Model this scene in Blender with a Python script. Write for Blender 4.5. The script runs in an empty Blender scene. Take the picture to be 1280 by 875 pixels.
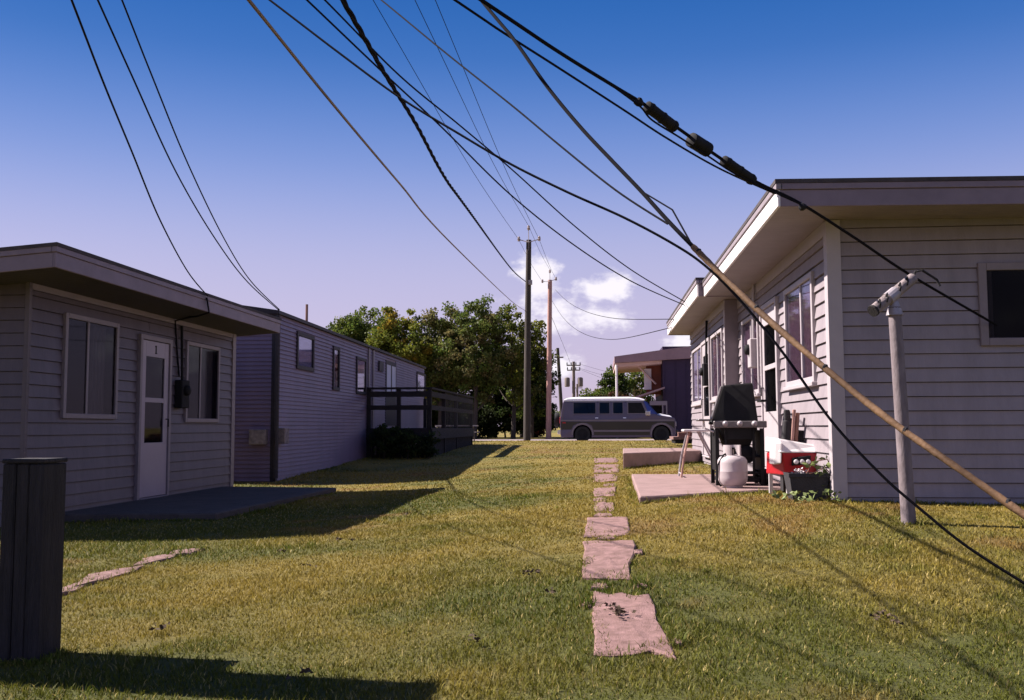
import bpy, bmesh, math, random
import numpy as np
from mathutils import Vector, Matrix
random.seed(7); RNG = np.random.default_rng(11)
R = math.radians
scene = bpy.context.scene
COL = scene.collection

# ------------------------------------------------------------------ camera
F = 1220.0; CX, CY = 640.0, 437.5; EYE = Vector((0, 0, 1.0))
yw = Vector((748 - CX, -(533 - CY), -F)).normalized()
zw = Vector((-0.010, 1, 0)); zw = (zw - yw * zw.dot(yw)).normalized()
xw = yw.cross(zw)
ROT = Matrix((xw, yw, zw))                      # camera -> world
cam = bpy.data.cameras.new('camera'); camo = bpy.data.objects.new('camera', cam); COL.objects.link(camo)
camo.matrix_world = Matrix.Translation(EYE) @ ROT.to_4x4()
cam.sensor_width = 36; cam.lens = F / 1280 * 36; cam.clip_start = 0.05; cam.clip_end = 6000
scene.camera = camo

# ------------------------------------------------------------------ light
SUN_E, SUN_A = R(43), R(11)                     # elevation; shadows fall to +X and a little to -Y
sd = Vector((math.cos(SUN_E) * math.cos(SUN_A), -math.cos(SUN_E) * math.sin(SUN_A), -math.sin(SUN_E)))
sun = bpy.data.lights.new('sun', 'SUN'); sun.energy = 5.0; sun.angle = R(0.5); sun.color = (1, 0.91, 0.84)
suno = bpy.data.objects.new('sun', sun); COL.objects.link(suno)
suno.rotation_euler = sd.to_track_quat('-Z', 'Y').to_euler(); suno.location = (-20, 5, 30)
world = bpy.data.worlds.new('World'); scene.world = world; world.use_nodes = True
wn, wl = world.node_tree.nodes, world.node_tree.links
sky = wn.new('ShaderNodeTexSky'); sky.sky_type = 'NISHITA'; sky.sun_disc = False
sky.sun_elevation = SUN_E; sky.sun_rotation = math.atan2(-sd.x, -sd.y)
sky.air_density = 1.0; sky.dust_density = 0.6; sky.ozone_density = 2.5; sky.altitude = 200
bg = wn['Background']; bg.inputs[1].default_value = 0.05
def wnode(t, **k):
    n = wn.new(t)
    for a, b in k.items(): setattr(n, a, b)
    return n
def wmath(op, a, b=None, c=None, clamp=False):
    n = wnode('ShaderNodeMath', operation=op); n.use_clamp = clamp
    for i, v in enumerate((a, b, c)):
        if v is None: continue
        if hasattr(v, 'is_linked'): wl.new(v, n.inputs[i])
        else: n.inputs[i].default_value = v
    return n.outputs[0]
def pixdir(x, y):
    return (ROT @ Vector((x - CX, -(y - CY), -F))).normalized()
tint = wnode('ShaderNodeMix', data_type='RGBA', blend_type='MULTIPLY'); tint.inputs[0].default_value = 1
wl.new(sky.outputs[0], tint.inputs[6]); pass
skz = wnode('ShaderNodeTexCoord'); sks = wnode('ShaderNodeSeparateXYZ'); wl.new(skz.outputs['Generated'], sks.inputs[0])
skr = wnode('ShaderNodeValToRGB'); wl.new(sks.outputs[2], skr.inputs[0]); skr.color_ramp.interpolation = 'B_SPLINE'
SKY_RAMP = [(0.0, (0.60, 0.42, 0.56)), (0.09, (0.72, 0.47, 0.50)), (0.17, (0.70, 0.47, 0.47)), (0.27, (0.38, 0.38, 0.46)), (0.40, (0.055, 0.19, 0.40)), (1.0, (0.03, 0.13, 0.31))]
while len(skr.color_ramp.elements) < len(SKY_RAMP): skr.color_ramp.elements.new(0.5)
for e_, (p_, c_) in zip(skr.color_ramp.elements, SKY_RAMP): e_.position = p_; e_.color = (*c_, 1)
skm = wnode('ShaderNodeVectorMath', operation='SCALE'); wl.new(skr.outputs[0], skm.inputs[0]); skm.inputs['Scale'].default_value = 2.0
wl.new(skm.outputs[0], tint.inputs[7])
# a few small cumulus clouds low over the horizon
tc = wnode('ShaderNodeTexCoord'); sep = wnode('ShaderNodeSeparateXYZ'); wl.new(tc.outputs['Generated'], sep.inputs[0])
nz = wnode('ShaderNodeTexNoise'); nz.inputs['Scale'].default_value = 26; nz.inputs['Detail'].default_value = 6; nz.inputs['Roughness'].default_value = 0.6
mp = wnode('ShaderNodeMapping'); mp.inputs['Scale'].default_value = (1, 1, 1.7); wl.new(tc.outputs['Generated'], mp.inputs[0]); wl.new(mp.outputs[0], nz.inputs['Vector'])
acc = None
CLOUDS = [(675, 350, 30, 38), (750, 364, 42, 24), (705, 390, 84, 26), (1330, 420, 90, 30), (-120, 400, 80, 26), (705, 455, 22, 26), (852, 425, 40, 20)]
for (cx, cy, rx, ry) in CLOUDS:
    d = pixdir(cx, cy); h = Vector((d.y, -d.x, 0)).normalized(); v = h.cross(d)
    dh = wnode('ShaderNodeVectorMath', operation='DOT_PRODUCT'); wl.new(tc.outputs['Generated'], dh.inputs[0]); dh.inputs[1].default_value = h * (F / rx)
    dv = wnode('ShaderNodeVectorMath', operation='DOT_PRODUCT'); wl.new(tc.outputs['Generated'], dv.inputs[0]); dv.inputs[1].default_value = v * (F / ry)
    df = wnode('ShaderNodeVectorMath', operation='DOT_PRODUCT'); wl.new(tc.outputs['Generated'], df.inputs[0]); df.inputs[1].default_value = d
    dvv = wmath('ADD', dv.outputs['Value'], -v.dot(d) * F / ry)
    r2 = wmath('ADD', wmath('POWER', dh.outputs['Value'], 2), wmath('POWER', dvv, 2))
    m = wmath('MULTIPLY', wmath('SUBTRACT', 1.0, wmath('SQRT', r2)), wmath('GREATER_THAN', df.outputs['Value'], 0.0))
    acc = m if acc is None else wmath('MAXIMUM', acc, m)
nb = wmath('MULTIPLY', wmath('SUBTRACT', nz.outputs['Fac'], 0.5), 3.0)
cl = wnode('ShaderNodeMapRange', interpolation_type='SMOOTHSTEP'); wl.new(wmath('ADD', acc, nb), cl.inputs[0])
cl.inputs[1].default_value = -0.05; cl.inputs[2].default_value = 0.75; cl.inputs[3].default_value = 0; cl.inputs[4].default_value = 0.95
mixc = wnode('ShaderNodeMix', data_type='RGBA'); gr_ = wnode('ShaderNodeValToRGB'); wl.new(sks.outputs[2], gr_.inputs[0]); gr_.color_ramp.interpolation = 'B_SPLINE'
GRAD = [(0.0, (0.56, 0.47, 0.63)), (0.07, (0.60, 0.52, 0.72)), (0.17, (0.51, 0.51, 0.79)), (0.26, (0.22, 0.34, 0.75)), (0.36, (0.025, 0.165, 0.55)), (0.52, (0.010, 0.09, 0.37)), (1.0, (0.010, 0.06, 0.26))]
while len(gr_.color_ramp.elements) < len(GRAD): gr_.color_ramp.elements.new(0.5)
for e_, (p_, c_) in zip(gr_.color_ramp.elements, GRAD): e_.position = p_; e_.color = (*c_, 1)
grs = wnode('ShaderNodeVectorMath', operation='SCALE'); wl.new(gr_.outputs[0], grs.inputs[0]); grs.inputs['Scale'].default_value = 1 / (0.05 * 2 ** 1.38)
gmx = wnode('ShaderNodeMix', data_type='RGBA'); gmx.inputs[0].default_value = 0.85; wl.new(tint.outputs[2], gmx.inputs[6]); wl.new(grs.outputs[0], gmx.inputs[7])
wl.new(cl.outputs[0], mixc.inputs[0]); wl.new(gmx.outputs[2], mixc.inputs[6]); mixc.inputs[7].default_value = (7.9, 7.5, 8.1, 1)
wl.new(mixc.outputs[2], bg.inputs[0])
scene.view_settings.view_transform = 'Standard'; scene.view_settings.look = 'None'
scene.view_settings.exposure = 1.38; scene.view_settings.gamma = 1
scene.render.engine = 'CYCLES'; scene.render.resolution_x = 1024; scene.render.resolution_y = 700

# ------------------------------------------------------------------ ground shape and pixel rays
def sstep(a, b, t):
    t = np.clip((np.asarray(t, float) - a) / (b - a), 0, 1); return t * t * (3 - 2 * t)
def gz(x, y):
    a = 0.03 + 0.285 * sstep(-4, 1.7, x) * sstep(1.5, 8.5, y)
    k = sstep(14, 34, y)
    n = 0.018 * np.sin(1.3 * np.asarray(x) + 0.7 * np.asarray(y)) * np.sin(0.9 * np.asarray(y) - 0.4) * (1 - k)
    return a * (1 - k) + (0.40 - 0.13 * sstep(41.8, 43.2, y)) * k + n
def gzf(x, y): return float(gz(x, y))
def ray_ground(px, py, off=0.0):
    d = pixdir(px, py); z = 0.15
    for _ in range(40):
        t = (z + off - EYE.z) / d.z; p = EYE + d * t; z = 0.5 * z + 0.5 * gzf(p.x, p.y)
    return p
def ray_Y(px, py, Y):
    d = pixdir(px, py); return EYE + d * (Y / d.y)

# ------------------------------------------------------------------ materials
MATS = {}
def mat(name, col, rough=0.6, var=0.12, scale=6, metal=0, spec=0.4, bump=0.0, bscale=60, col2=None, stretch=(1, 1, 1), detail=5):
    m = bpy.data.materials.new(name); m.use_nodes = True; MATS[name] = m
    n, l = m.node_tree.nodes, m.node_tree.links; p = n['Principled BSDF']
    p.inputs['Roughness'].default_value = rough; p.inputs['Metallic'].default_value = metal; p.inputs['Specular IOR Level'].default_value = spec
    geo = n.new('ShaderNodeNewGeometry'); mp = n.new('ShaderNodeMapping'); mp.inputs['Scale'].default_value = stretch; l.new(geo.outputs['Position'], mp.inputs[0])
    t = n.new('ShaderNodeTexNoise'); t.inputs['Scale'].default_value = scale; t.inputs['Detail'].default_value = detail; t.inputs['Roughness'].default_value = 0.65; l.new(mp.outputs[0], t.inputs['Vector'])
    r = n.new('ShaderNodeValToRGB'); l.new(t.outputs['Fac'], r.inputs[0]); r.color_ramp.elements[0].position = 0.3; r.color_ramp.elements[1].position = 0.7
    c2 = col2 if col2 else tuple(c * (1 + var) for c in col); c1 = tuple(c * (1 - var) for c in col) if not col2 else col
    r.color_ramp.elements[0].color = (*c1, 1); r.color_ramp.elements[1].color = (*c2, 1)
    l.new(r.outputs[0], p.inputs['Base Color'])
    if bump:
        b = n.new('ShaderNodeTexNoise'); b.inputs['Scale'].default_value = bscale; b.inputs['Detail'].default_value = 4; l.new(mp.outputs[0], b.inputs['Vector'])
        bp = n.new('ShaderNodeBump'); bp.inputs['Strength'].default_value = bump; bp.inputs['Distance'].default_value = 0.02; l.new(b.outputs['Fac'], bp.inputs['Height']); l.new(bp.outputs[0], p.inputs['Normal'])
    return m
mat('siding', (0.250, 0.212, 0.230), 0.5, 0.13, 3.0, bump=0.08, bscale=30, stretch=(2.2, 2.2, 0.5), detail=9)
mat('siding_left_shaded', (0.094, 0.073, 0.087), 0.5, 0.18, 3.0, bump=0.08, bscale=30, stretch=(2.2, 2.2, 0.5), detail=9)  # darker copy of the siding: the left cabin's shade is in the colour
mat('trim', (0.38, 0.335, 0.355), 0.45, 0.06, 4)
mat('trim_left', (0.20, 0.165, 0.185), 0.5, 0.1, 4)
mat('door_left', (0.30, 0.25, 0.30), 0.4, 0.05, 4)
mat('fascia_dark', (0.185, 0.14, 0.172), 0.5, 0.15, 3)
mat('white_metal', (0.70, 0.65, 0.66), 0.4, 0.05, 4)
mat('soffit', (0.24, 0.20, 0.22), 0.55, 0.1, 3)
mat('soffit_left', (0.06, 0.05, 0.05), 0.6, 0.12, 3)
mat('roof_felt_gap_shade', (0.055, 0.045, 0.048), 0.9, 0.3, 8, bump=0.3)  # roof felt; on the wall cores its dark colour makes the board-gap shadows
mat('trailer_siding', (0.160, 0.112, 0.168), 0.5, 0.14, 1.2, stretch=(2, 2, 0.5), detail=8)
mat('trailer_trim', (0.022, 0.016, 0.022), 0.6, 0.2, 5)
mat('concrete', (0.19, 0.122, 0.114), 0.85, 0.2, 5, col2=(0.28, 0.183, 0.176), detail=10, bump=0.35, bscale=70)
mat('concrete_old', (0.11, 0.06, 0.05), 0.9, 0.2, 16, bump=0.4, bscale=140, col2=(0.265, 0.153, 0.145), detail=9)
mat('dead_leaf', (0.06, 0.038, 0.022), 0.9, 0.4, 30)
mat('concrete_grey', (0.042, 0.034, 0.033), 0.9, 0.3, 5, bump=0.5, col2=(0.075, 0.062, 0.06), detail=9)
mat('dark_interior', (0.012, 0.011, 0.013), 0.8, 0.2, 3)
mat('curtain', (0.42, 0.36, 0.36), 0.9, 0.25, 5, stretch=(8, 8, 0.4))
mat('curtain_pink', (0.36, 0.19, 0.21), 0.9, 0.2, 5, stretch=(8, 8, 0.4))
mat('blind_white', (0.55, 0.53, 0.62), 0.8, 0.1, 3)
mat('timber_dark', (0.022, 0.018, 0.020), 0.85, 0.5, 7, bump=0.7, bscale=40, stretch=(4, 4, 0.5))
mat('timber_deck', (0.017, 0.012, 0.013), 0.85, 0.4, 6, bump=0.4, stretch=(3, 3, 1))
mat('pole_dark', (0.050, 0.040, 0.036), 0.9, 0.4, 4, bump=0.5, bscale=30, stretch=(4, 4, 0.4))
mat('pole_light', (0.36, 0.20, 0.17), 0.85, 0.3, 4, bump=0.5, bscale=30, stretch=(4, 4, 0.4))
mat('pole_grey', (0.16, 0.13, 0.12), 0.9, 0.3, 4, stretch=(4, 4, 0.4))
mat('cable', (0.010, 0.009, 0.012), 0.9, 0.2, 8, spec=0.08)
mat('cable_gold', (0.20, 0.125, 0.05), 0.5, 0.4, 3)
mat('guard_wood', (0.085, 0.044, 0.022), 0.75, 0.35, 9, bump=0.2, bscale=40, col2=(0.21, 0.118, 0.06))
mat('rubber_black', (0.014, 0.013, 0.015), 0.75, 0.3, 6, spec=0.15)
mat('grill_black', (0.011, 0.010, 0.011), 0.6, 0.3, 6, spec=0.2)
mat('grill_metal', (0.16, 0.14, 0.14), 0.45, 0.2, 10, metal=0.6)
mat('galv', (0.34, 0.30, 0.32), 0.55, 0.2, 12, metal=0.3)
mat('pole_paint', (0.12, 0.092, 0.097), 0.65, 0.2, 18, bump=0.2, col2=(0.21, 0.17, 0.185), stretch=(1, 1, 0.35))
mat('rust_grey', (0.20, 0.16, 0.16), 0.75, 0.4, 14, bump=0.4)
mat('tank_white', (0.42, 0.36, 0.37), 0.4, 0.10, 6)
mat('red_plastic', (0.38, 0.012, 0.018), 0.4, 0.1, 6)
mat('white_plastic', (0.60, 0.55, 0.56), 0.4, 0.05, 6)
mat('brown_board', (0.22, 0.11, 0.085), 0.8, 0.3, 6, stretch=(4, 4, 0.5))
mat('planter', (0.030, 0.028, 0.033), 0.7, 0.3, 8, bump=0.3)
mat('soil', (0.03, 0.02, 0.014), 1, 0.3, 30)
mat('vine', (0.13, 0.16, 0.045), 0.6, 0.3, 30)
mat('van_paint', (0.085, 0.062, 0.105), 0.28, 0.05, 2, spec=0.6)
mat('van_dark', (0.020, 0.016, 0.014), 0.3, 0.1, 2, spec=0.5)
mat('van_stripe', (0.17, 0.14, 0.165), 0.35, 0.05, 2)
mat('van_white', (0.86, 0.82, 0.83), 0.3, 0.03, 2)
mat('van_blue', (0.035, 0.055, 0.26), 0.35, 0.1, 2)
mat('chrome', (0.6, 0.56, 0.58), 0.2, 0.05, 4, metal=0.9)
mat('tyre', (0.014, 0.014, 0.015), 0.8, 0.2, 10)
mat('asphalt', (0.24, 0.195, 0.20), 0.9, 0.12, 2, bump=0.3, bscale=40)
mat('gravel', (0.22, 0.175, 0.15), 0.95, 0.25, 12, bump=0.5)
mat('shop_blue', (0.026, 0.013, 0.042), 0.7, 0.15, 1)
mat('shop_orange', (0.20, 0.055, 0.03), 0.7, 0.1, 2)
mat('shop_fascia', (0.24, 0.155, 0.17), 0.6, 0.1, 2)
mat('shop_soffit', (0.55, 0.40, 0.37), 0.6, 0.08, 2)
mat('cloth_dark', (0.02, 0.017, 0.02), 0.9, 0.3, 10)
mat('car_dark', (0.03, 0.028, 0.035), 0.3, 0.1, 2, spec=0.5)
mat('car_grey', (0.10, 0.095, 0.10), 0.3, 0.1, 2, spec=0.5)
mat('bark', (0.055, 0.042, 0.036), 0.95, 0.35, 6, bump=0.6, stretch=(3, 3, 0.6))
mat('porcelain', (0.32, 0.26, 0.26), 0.3, 0.1, 6)
def glass(name, refl=0.6, tint=(0.8, 0.8, 0.88)):
    m = bpy.data.materials.new(name); m.use_nodes = True; MATS[name] = m; n, l = m.node_tree.nodes, m.node_tree.links
    n.remove(n['Principled BSDF']); out = n['Material Output']
    tr = n.new('ShaderNodeBsdfTransparent'); tr.inputs[0].default_value = (*tint, 1); gl = n.new('ShaderNodeBsdfGlossy'); gl.inputs['Roughness'].default_value = 0.03; gl.inputs[0].default_value = (0.9, 0.9, 0.95, 1)
    fr = n.new('ShaderNodeFresnel'); fr.inputs[0].default_value = 1.5; nt = n.new('ShaderNodeTexNoise'); nt.inputs['Scale'].default_value = 1.8
    bp = n.new('ShaderNodeBump'); bp.inputs['Strength'].default_value = 0.03; gp_ = n.new('ShaderNodeNewGeometry'); l.new(gp_.outputs['Position'], nt.inputs['Vector']); l.new(nt.outputs['Fac'], bp.inputs['Height']); l.new(bp.outputs[0], gl.inputs['Normal'])
    mx = n.new('ShaderNodeMixShader'); fm = n.new('ShaderNodeMath'); fm.operation = 'MULTIPLY'; fm.inputs[1].default_value = refl; l.new(fr.outputs[0], fm.inputs[0]); l.new(fm.outputs[0], mx.inputs[0]); l.new(tr.outputs[0], mx.inputs[1]); l.new(gl.outputs[0], mx.inputs[2]); l.new(mx.outputs[0], out.inputs[0])
    return m
glass('glass'); glass('glass_dark', tint=(0.4, 0.4, 0.45)); glass('screened_glass', 0.12, (0.5, 0.5, 0.52))
def leafmat(name, attr='col', trans=0.35):
    m = bpy.data.materials.new(name); m.use_nodes = True; MATS[name] = m; n, l = m.node_tree.nodes, m.node_tree.links
    p = n['Principled BSDF']; p.inputs['Roughness'].default_value = 0.55; p.inputs['Specular IOR Level'].default_value = 0.12
    a = n.new('ShaderNodeAttribute'); a.attribute_name = attr
    tb = n.new('ShaderNodeBsdfTranslucent'); mx = n.new('ShaderNodeMixShader'); mx.inputs[0].default_value = trans
    l.new(a.outputs['Color'], p.inputs['Base Color']); l.new(a.outputs['Color'], tb.inputs[0]); l.new(p.outputs[0], mx.inputs[1]); l.new(tb.outputs[0], mx.inputs[2]); l.new(mx.outputs[0], n['Material Output'].inputs[0])
    return m
leafmat('leaves', trans=0.48); leafmat('grass_blades', trans=0.3)

# ------------------------------------------------------------------ builders
WLOC = {}
def link(o, parent, origin):
    COL.objects.link(o); WLOC[o.name] = Vector(origin)
    if parent is not None: o.parent = parent; o.location = Vector(origin) - WLOC[parent.name]
    else: o.location = origin
    return o
def meta(o, label=None, cat=None, group=None, kind=None):
    for k, v in (('label', label), ('category', cat), ('group', group), ('kind', kind)):
        if v: o[k] = v
    return o
def thing(name, loc, label, cat, group=None):
    o = bpy.data.objects.new(name, None); o.empty_display_size = 0.2
    link(o, None, Vector(loc)); return meta(o, label, cat, group)
class MB:
    def __init__(s): s.v = []; s.f = []
    def add(s, vs, fs):
        b = len(s.v); s.v += [Vector(v) for v in vs]; s.f += [tuple(i + b for i in f) for f in fs]; return s
    def hexa(s, c):   # 8 corners: bottom loop then top loop
        return s.add(c, [(3, 2, 1, 0), (4, 5, 6, 7), (0, 1, 5, 4), (1, 2, 6, 5), (2, 3, 7, 6), (3, 0, 4, 7)])
    def box(s, a, b):
        x0, y0, z0 = a; x1, y1, z1 = b
        return s.hexa([(x0, y0, z0), (x1, y0, z0), (x1, y1, z0), (x0, y1, z0), (x0, y0, z1), (x1, y0, z1), (x1, y1, z1), (x0, y1, z1)])
    def bar(s, p, q, w, h, up=(0, 0, 1)):
        p, q = Vector(p), Vector(q); d = (q - p).normalized(); u = Vector(up)
        if abs(d.dot(u)) > 0.98: u = Vector((1, 0, 0))
        r = d.cross(u).normalized(); u = r.cross(d)
        c = [p - r * w / 2 - u * h / 2, p + r * w / 2 - u * h / 2, p + r * w / 2 + u * h / 2, p - r * w / 2 + u * h / 2]
        return s.hexa(c + [x + (q - p) for x in c])
    def tube(s, pts, rad, n=8, caps=True):
        pts = [Vector(p) for p in pts]; b = len(s.v); N = len(pts)
        rad = rad if isinstance(rad, (list, tuple)) else [rad] * N
        pr = None
        for i, p in enumerate(pts):
            d = (pts[min(i + 1, N - 1)] - pts[max(i - 1, 0)]).normalized()
            if pr is None: pr = d.cross(Vector((0, 0, 1)) if abs(d.z) < 0.95 else Vector((1, 0, 0))).normalized()
            else: pr = (pr - d * pr.dot(d)).normalized()
            q = d.cross(pr)
            for k in range(n):
                a = 2 * math.pi * k / n; s.v.append(p + (pr * math.cos(a) + q * math.sin(a)) * rad[i])
        for i in range(N - 1):
            for k in range(n):
                s.f.append((b + i * n + k, b + i * n + (k + 1) % n, b + (i + 1) * n + (k + 1) % n, b + (i + 1) * n + k))
        if caps: s.f.append(tuple(b + k for k in range(n))[::-1]); s.f.append(tuple(b + (N - 1) * n + k for k in range(n)))
        return s
    def lathe(s, base, prof, n=20, axis=(0, 0, 1)):
        ax = Vector(axis).normalized(); u = ax.orthogonal().normalized(); w = ax.cross(u); b = len(s.v); base = Vector(base)
        for (r, h) in prof:
            for k in range(n):
                a = 2 * math.pi * k / n; s.v.append(base + ax * h + (u * math.cos(a) + w * math.sin(a)) * max(r, 1e-4))
        for i in range(len(prof) - 1):
            for k in range(n): s.f.append((b + i * n + k, b + i * n + (k + 1) % n, b + (i + 1) * n + (k + 1) % n, b + (i + 1) * n + k))
        s.f.append(tuple(b + k for k in range(n))[::-1]); s.f.append(tuple(b + (len(prof) - 1) * n + k for k in range(n)))
        return s
    def prism(s, loop, off):   # loop of 3D points, extruded by off
        n = len(loop); off = Vector(off); loop = [Vector(p) for p in loop]
        return s.add(loop + [p + off for p in loop], [tuple(range(n))[::-1], tuple(range(n, 2 * n))] + [(i, (i + 1) % n, n + (i + 1) % n, n + i) for i in range(n)])
    def build(s, name, m, parent=None, smooth=False, bevel=0, origin=None, seg=1):
        me = bpy.data.meshes.new(name)
        xs = [v.x for v in s.v]; ys = [v.y for v in s.v]; zs = [v.z for v in s.v]
        o0 = Vector(origin) if origin is not None else Vector(((min(xs) + max(xs)) / 2, (min(ys) + max(ys)) / 2, min(zs)))
        me.from_pydata([v - o0 for v in s.v], [], s.f)
        bm = bmesh.new(); bm.from_mesh(me); bmesh.ops.recalc_face_normals(bm, faces=bm.faces); bm.to_mesh(me); bm.free()
        me.materials.append(MATS[m] if isinstance(m, str) else m)
        if smooth:
            me.shade_smooth()
        o = bpy.data.objects.new(name, me); link(o, parent, o0)
        if bevel:
            b = o.modifiers.new('bevel', 'BEVEL'); b.width = bevel; b.segments = seg; b.limit_method = 'ANGLE'; b.angle_limit = R(35)
        if smooth:
            try: me.set_sharp_from_angle(angle=R(40))
            except Exception: pass
        return o
def box(name, a, b, m, parent=None, bevel=0): return MB().box(a, b).build(name, m, parent, bevel=bevel)
class Wall:
    """vertical wall plane: O = point at u=0; u horizontal; n outward"""
    def __init__(s, O, u, n): s.O = Vector(O); s.u = Vector(u).normalized(); s.n = Vector(n).normalized()
    def P(s, u, z, d=0.0):
        p = s.O + s.u * u + s.n * d; return Vector((p.x, p.y, z))
    def px(s, x, y):
        d = pixdir(x, y); t = (s.O - EYE).dot(s.n) / d.dot(s.n); p = EYE + d * t; return (p - s.O).dot(s.u), p.z
    def slab(s, mb, u0, u1, z0, z1, d0, d1):
        return mb.hexa([s.P(u0, z0, d0), s.P(u1, z0, d0), s.P(u1, z0, d1), s.P(u0, z0, d1), s.P(u0, z1, d0), s.P(u1, z1, d0), s.P(u1, z1, d1), s.P(u0, z1, d1)])
def boards(wall, u0, u1, z0, z1, course, holes, mname, parent, joined=None):
    z = z0
    rnd = random.Random(int(abs(u0 * 77 + z0 * 131 + u1 * 17)) + 5)
    out = MB()
    while z < z1 - 0.01:
        zt = min(z + course, z1)
        cuts = sorted(set([z, zt] + [h[k] for h in holes for k in (2, 3) if z + 0.004 < h[k] < zt - 0.004]))
        for a, b in zip(cuts[:-1], cuts[1:]):
            spans = [(u0, u1)]
            for h in holes:
                if h[2] < b - 0.002 and h[3] > a + 0.002:
                    spans = [q for (p0, p1) in spans for q in ((p0, min(p1, h[0])), (max(p0, h[1]), p1)) if q[1] - q[0] > 0.004]
            for (p0, p1) in spans:
                pieces = [(p0, p1)]
                if p1 - p0 > 4.2 and joined is None:
                    c = p0 + (p1 - p0) * rnd.uniform(0.3, 0.7); pieces = [(p0, c - 0.0015), (c + 0.0015, p1)]
                for (q0, q1) in pieces:
                    k0 = 0.026 - 0.020 * (a - z) / course; k1 = 0.026 - 0.020 * (b - z) / course; b = b - (0.007 if b == zt and joined is None else 0)
                    e = rnd.uniform(-0.0012, 0.0012)
                    c8 = [wall.P(q0, a + e, 0), wall.P(q1, a + e, 0), wall.P(q1, a + e, k0), wall.P(q0, a + e, k0), wall.P(q0, b, 0), wall.P(q1, b, 0), wall.P(q1, b, k1), wall.P(q0, b, k1)]
                    if joined is None: MB().hexa(c8).build('siding_board', mname, parent)
                    else: out.hexa(c8)
        z = zt
    if joined: return meta(out.build(joined, mname, parent), kind='stuff')
def window(wall, u0, u1, z0, z1, parent, frame='trim', sill=True, split=0.45, curtain='curtain', fw=0.055, curt=(0.45, 1.0), glassm='glass', proud=0.05, sash=None, blind=None):
    w = MB(); wall.slab(w, u0, u1, z0, z1, 0.001, 0.006); win = w.build('window', 'dark_interior', parent)
    f = MB()
    wall.slab(f, u0, u0 + fw, z0, z1, 0.0065, proud); wall.slab(f, u1 - fw, u1, z0, z1, 0.0065, proud)
    wall.slab(f, u0 + fw, u1 - fw, z1 - fw, z1, 0.0065, proud); wall.slab(f, u0 + fw, u1 - fw, z0, z0 + fw, 0.0065, proud)
    f.build('frame', frame, win, bevel=0.004)
    if split:
        us = u0 + (u1 - u0) * split; m = MB(); wall.slab(m, us - 0.02, us + 0.02, z0 + fw, z1 - fw, 0.0065, proud - 0.012); m.build('mullion', sash or frame, win, bevel=0.003)
        parts = [(u0 + fw, us - 0.02), (us + 0.02, u1 - fw)]
    else: parts = [(u0 + fw, u1 - fw)]
    for (a, b) in parts:
        g = MB(); wall.slab(g, a, b, z0 + fw, z1 - fw, proud - 0.026, proud - 0.021); g.build('pane', glassm, win)
    if curtain and curt:
        a = u0 + fw + (u1 - u0 - 2 * fw) * curt[0]; b = u0 + fw + (u1 - u0 - 2 * fw) * curt[1]; N = 26; vs = []; 
        for i in range(N + 1):
            t = i / N; dd = 0.012 + 0.005 * math.sin(t * 31) + 0.002 * math.sin(t * 77)
            vs += [wall.P(a + (b - a) * t, z0 + fw, dd), wall.P(a + (b - a) * t, z1 - fw, dd)]
        c = MB().add(vs, [(2 * i, 2 * i + 2, 2 * i + 3, 2 * i + 1) for i in range(N)]).build('curtain', curtain, win, smooth=True)
    if sill:
        s = MB(); wall.slab(s, u0 - 0.03, u1 + 0.03, z0 - 0.04, z0 - 0.001, 0.004, proud + 0.025); s.build('sill', frame, win, bevel=0.004)
    return win

# ------------------------------------------------------------------ patch colours shared by the lawn and its blades
def vnoise(x, y, s, seed):
    x = np.asarray(x, float) * s; y = np.asarray(y, float) * s; xi = np.floor(x).astype(np.int64); yi = np.floor(y).astype(np.int64); fx = x - xi; fy = y - yi
    def h(a, b):
        n = (a * 374761393 + b * 668265263 + seed * 982451653) & 0xffffffff; n = ((n ^ (n >> 13)) * 1274126177) & 0xffffffff; return ((n ^ (n >> 16)) & 0xffff) / 65535.0
    u = fx * fx * (3 - 2 * fx); v = fy * fy * (3 - 2 * fy)
    return (h(xi, yi) * (1 - u) + h(xi + 1, yi) * u) * (1 - v) + (h(xi, yi + 1) * (1 - u) + h(xi + 1, yi + 1) * u) * v
def lawn_col(x, y):
    n1 = vnoise(x, y, 0.55, 1) * 0.5 + vnoise(x, y, 1.4, 2) * 0.3 + vnoise(x, y, 4.1, 3) * 0.2
    n2 = vnoise(x, y, 0.8, 5) * 0.45 + vnoise(x, y, 2.3, 6) * 0.35 + vnoise(x, y, 7.0, 7) * 0.2
    # drier strip along the stepping stones and towards the road
    dry = np.clip(0.30 * np.exp(-((np.asarray(x) - 0.15) / 1.3) ** 2) + 0.25 * sstep(9, 30, y), 0, 1)
    near = 0.12 * (1 - sstep(3.5, 8.0, y))
    d = sstep(0.28, 0.76, n1 + dry * 0.6 - near)[..., None]; b = sstep(0.62, 0.80, n2 + dry * 0.16)[..., None]
    green = np.array([0.100, 0.107, 0.014]); straw = np.array([0.250, 0.186, 0.034]); brown = np.array([0.25, 0.137, 0.046])
    c = green * (1 - d) + straw * d
    return c * (1 - b * 0.6) + brown * b * 0.6
def grid_axis(parts):
    a = []
    for (s, e, st) in parts: a += list(np.arange(s, e, st))
    return np.array(a + [parts[-1][1]])
gx = grid_axis([(-900, -100, 100), (-100, -12, 4), (-12, 12, 0.14), (12, 100, 4), (100, 900, 100)])
gy = grid_axis([(-300, -20, 20), (-20, 1, 1.0), (1, 46, 0.16), (46, 120, 4), (120, 2500, 170)])
X, Y = np.meshgrid(gx, gy); Z = gz(X, Y)
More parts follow.
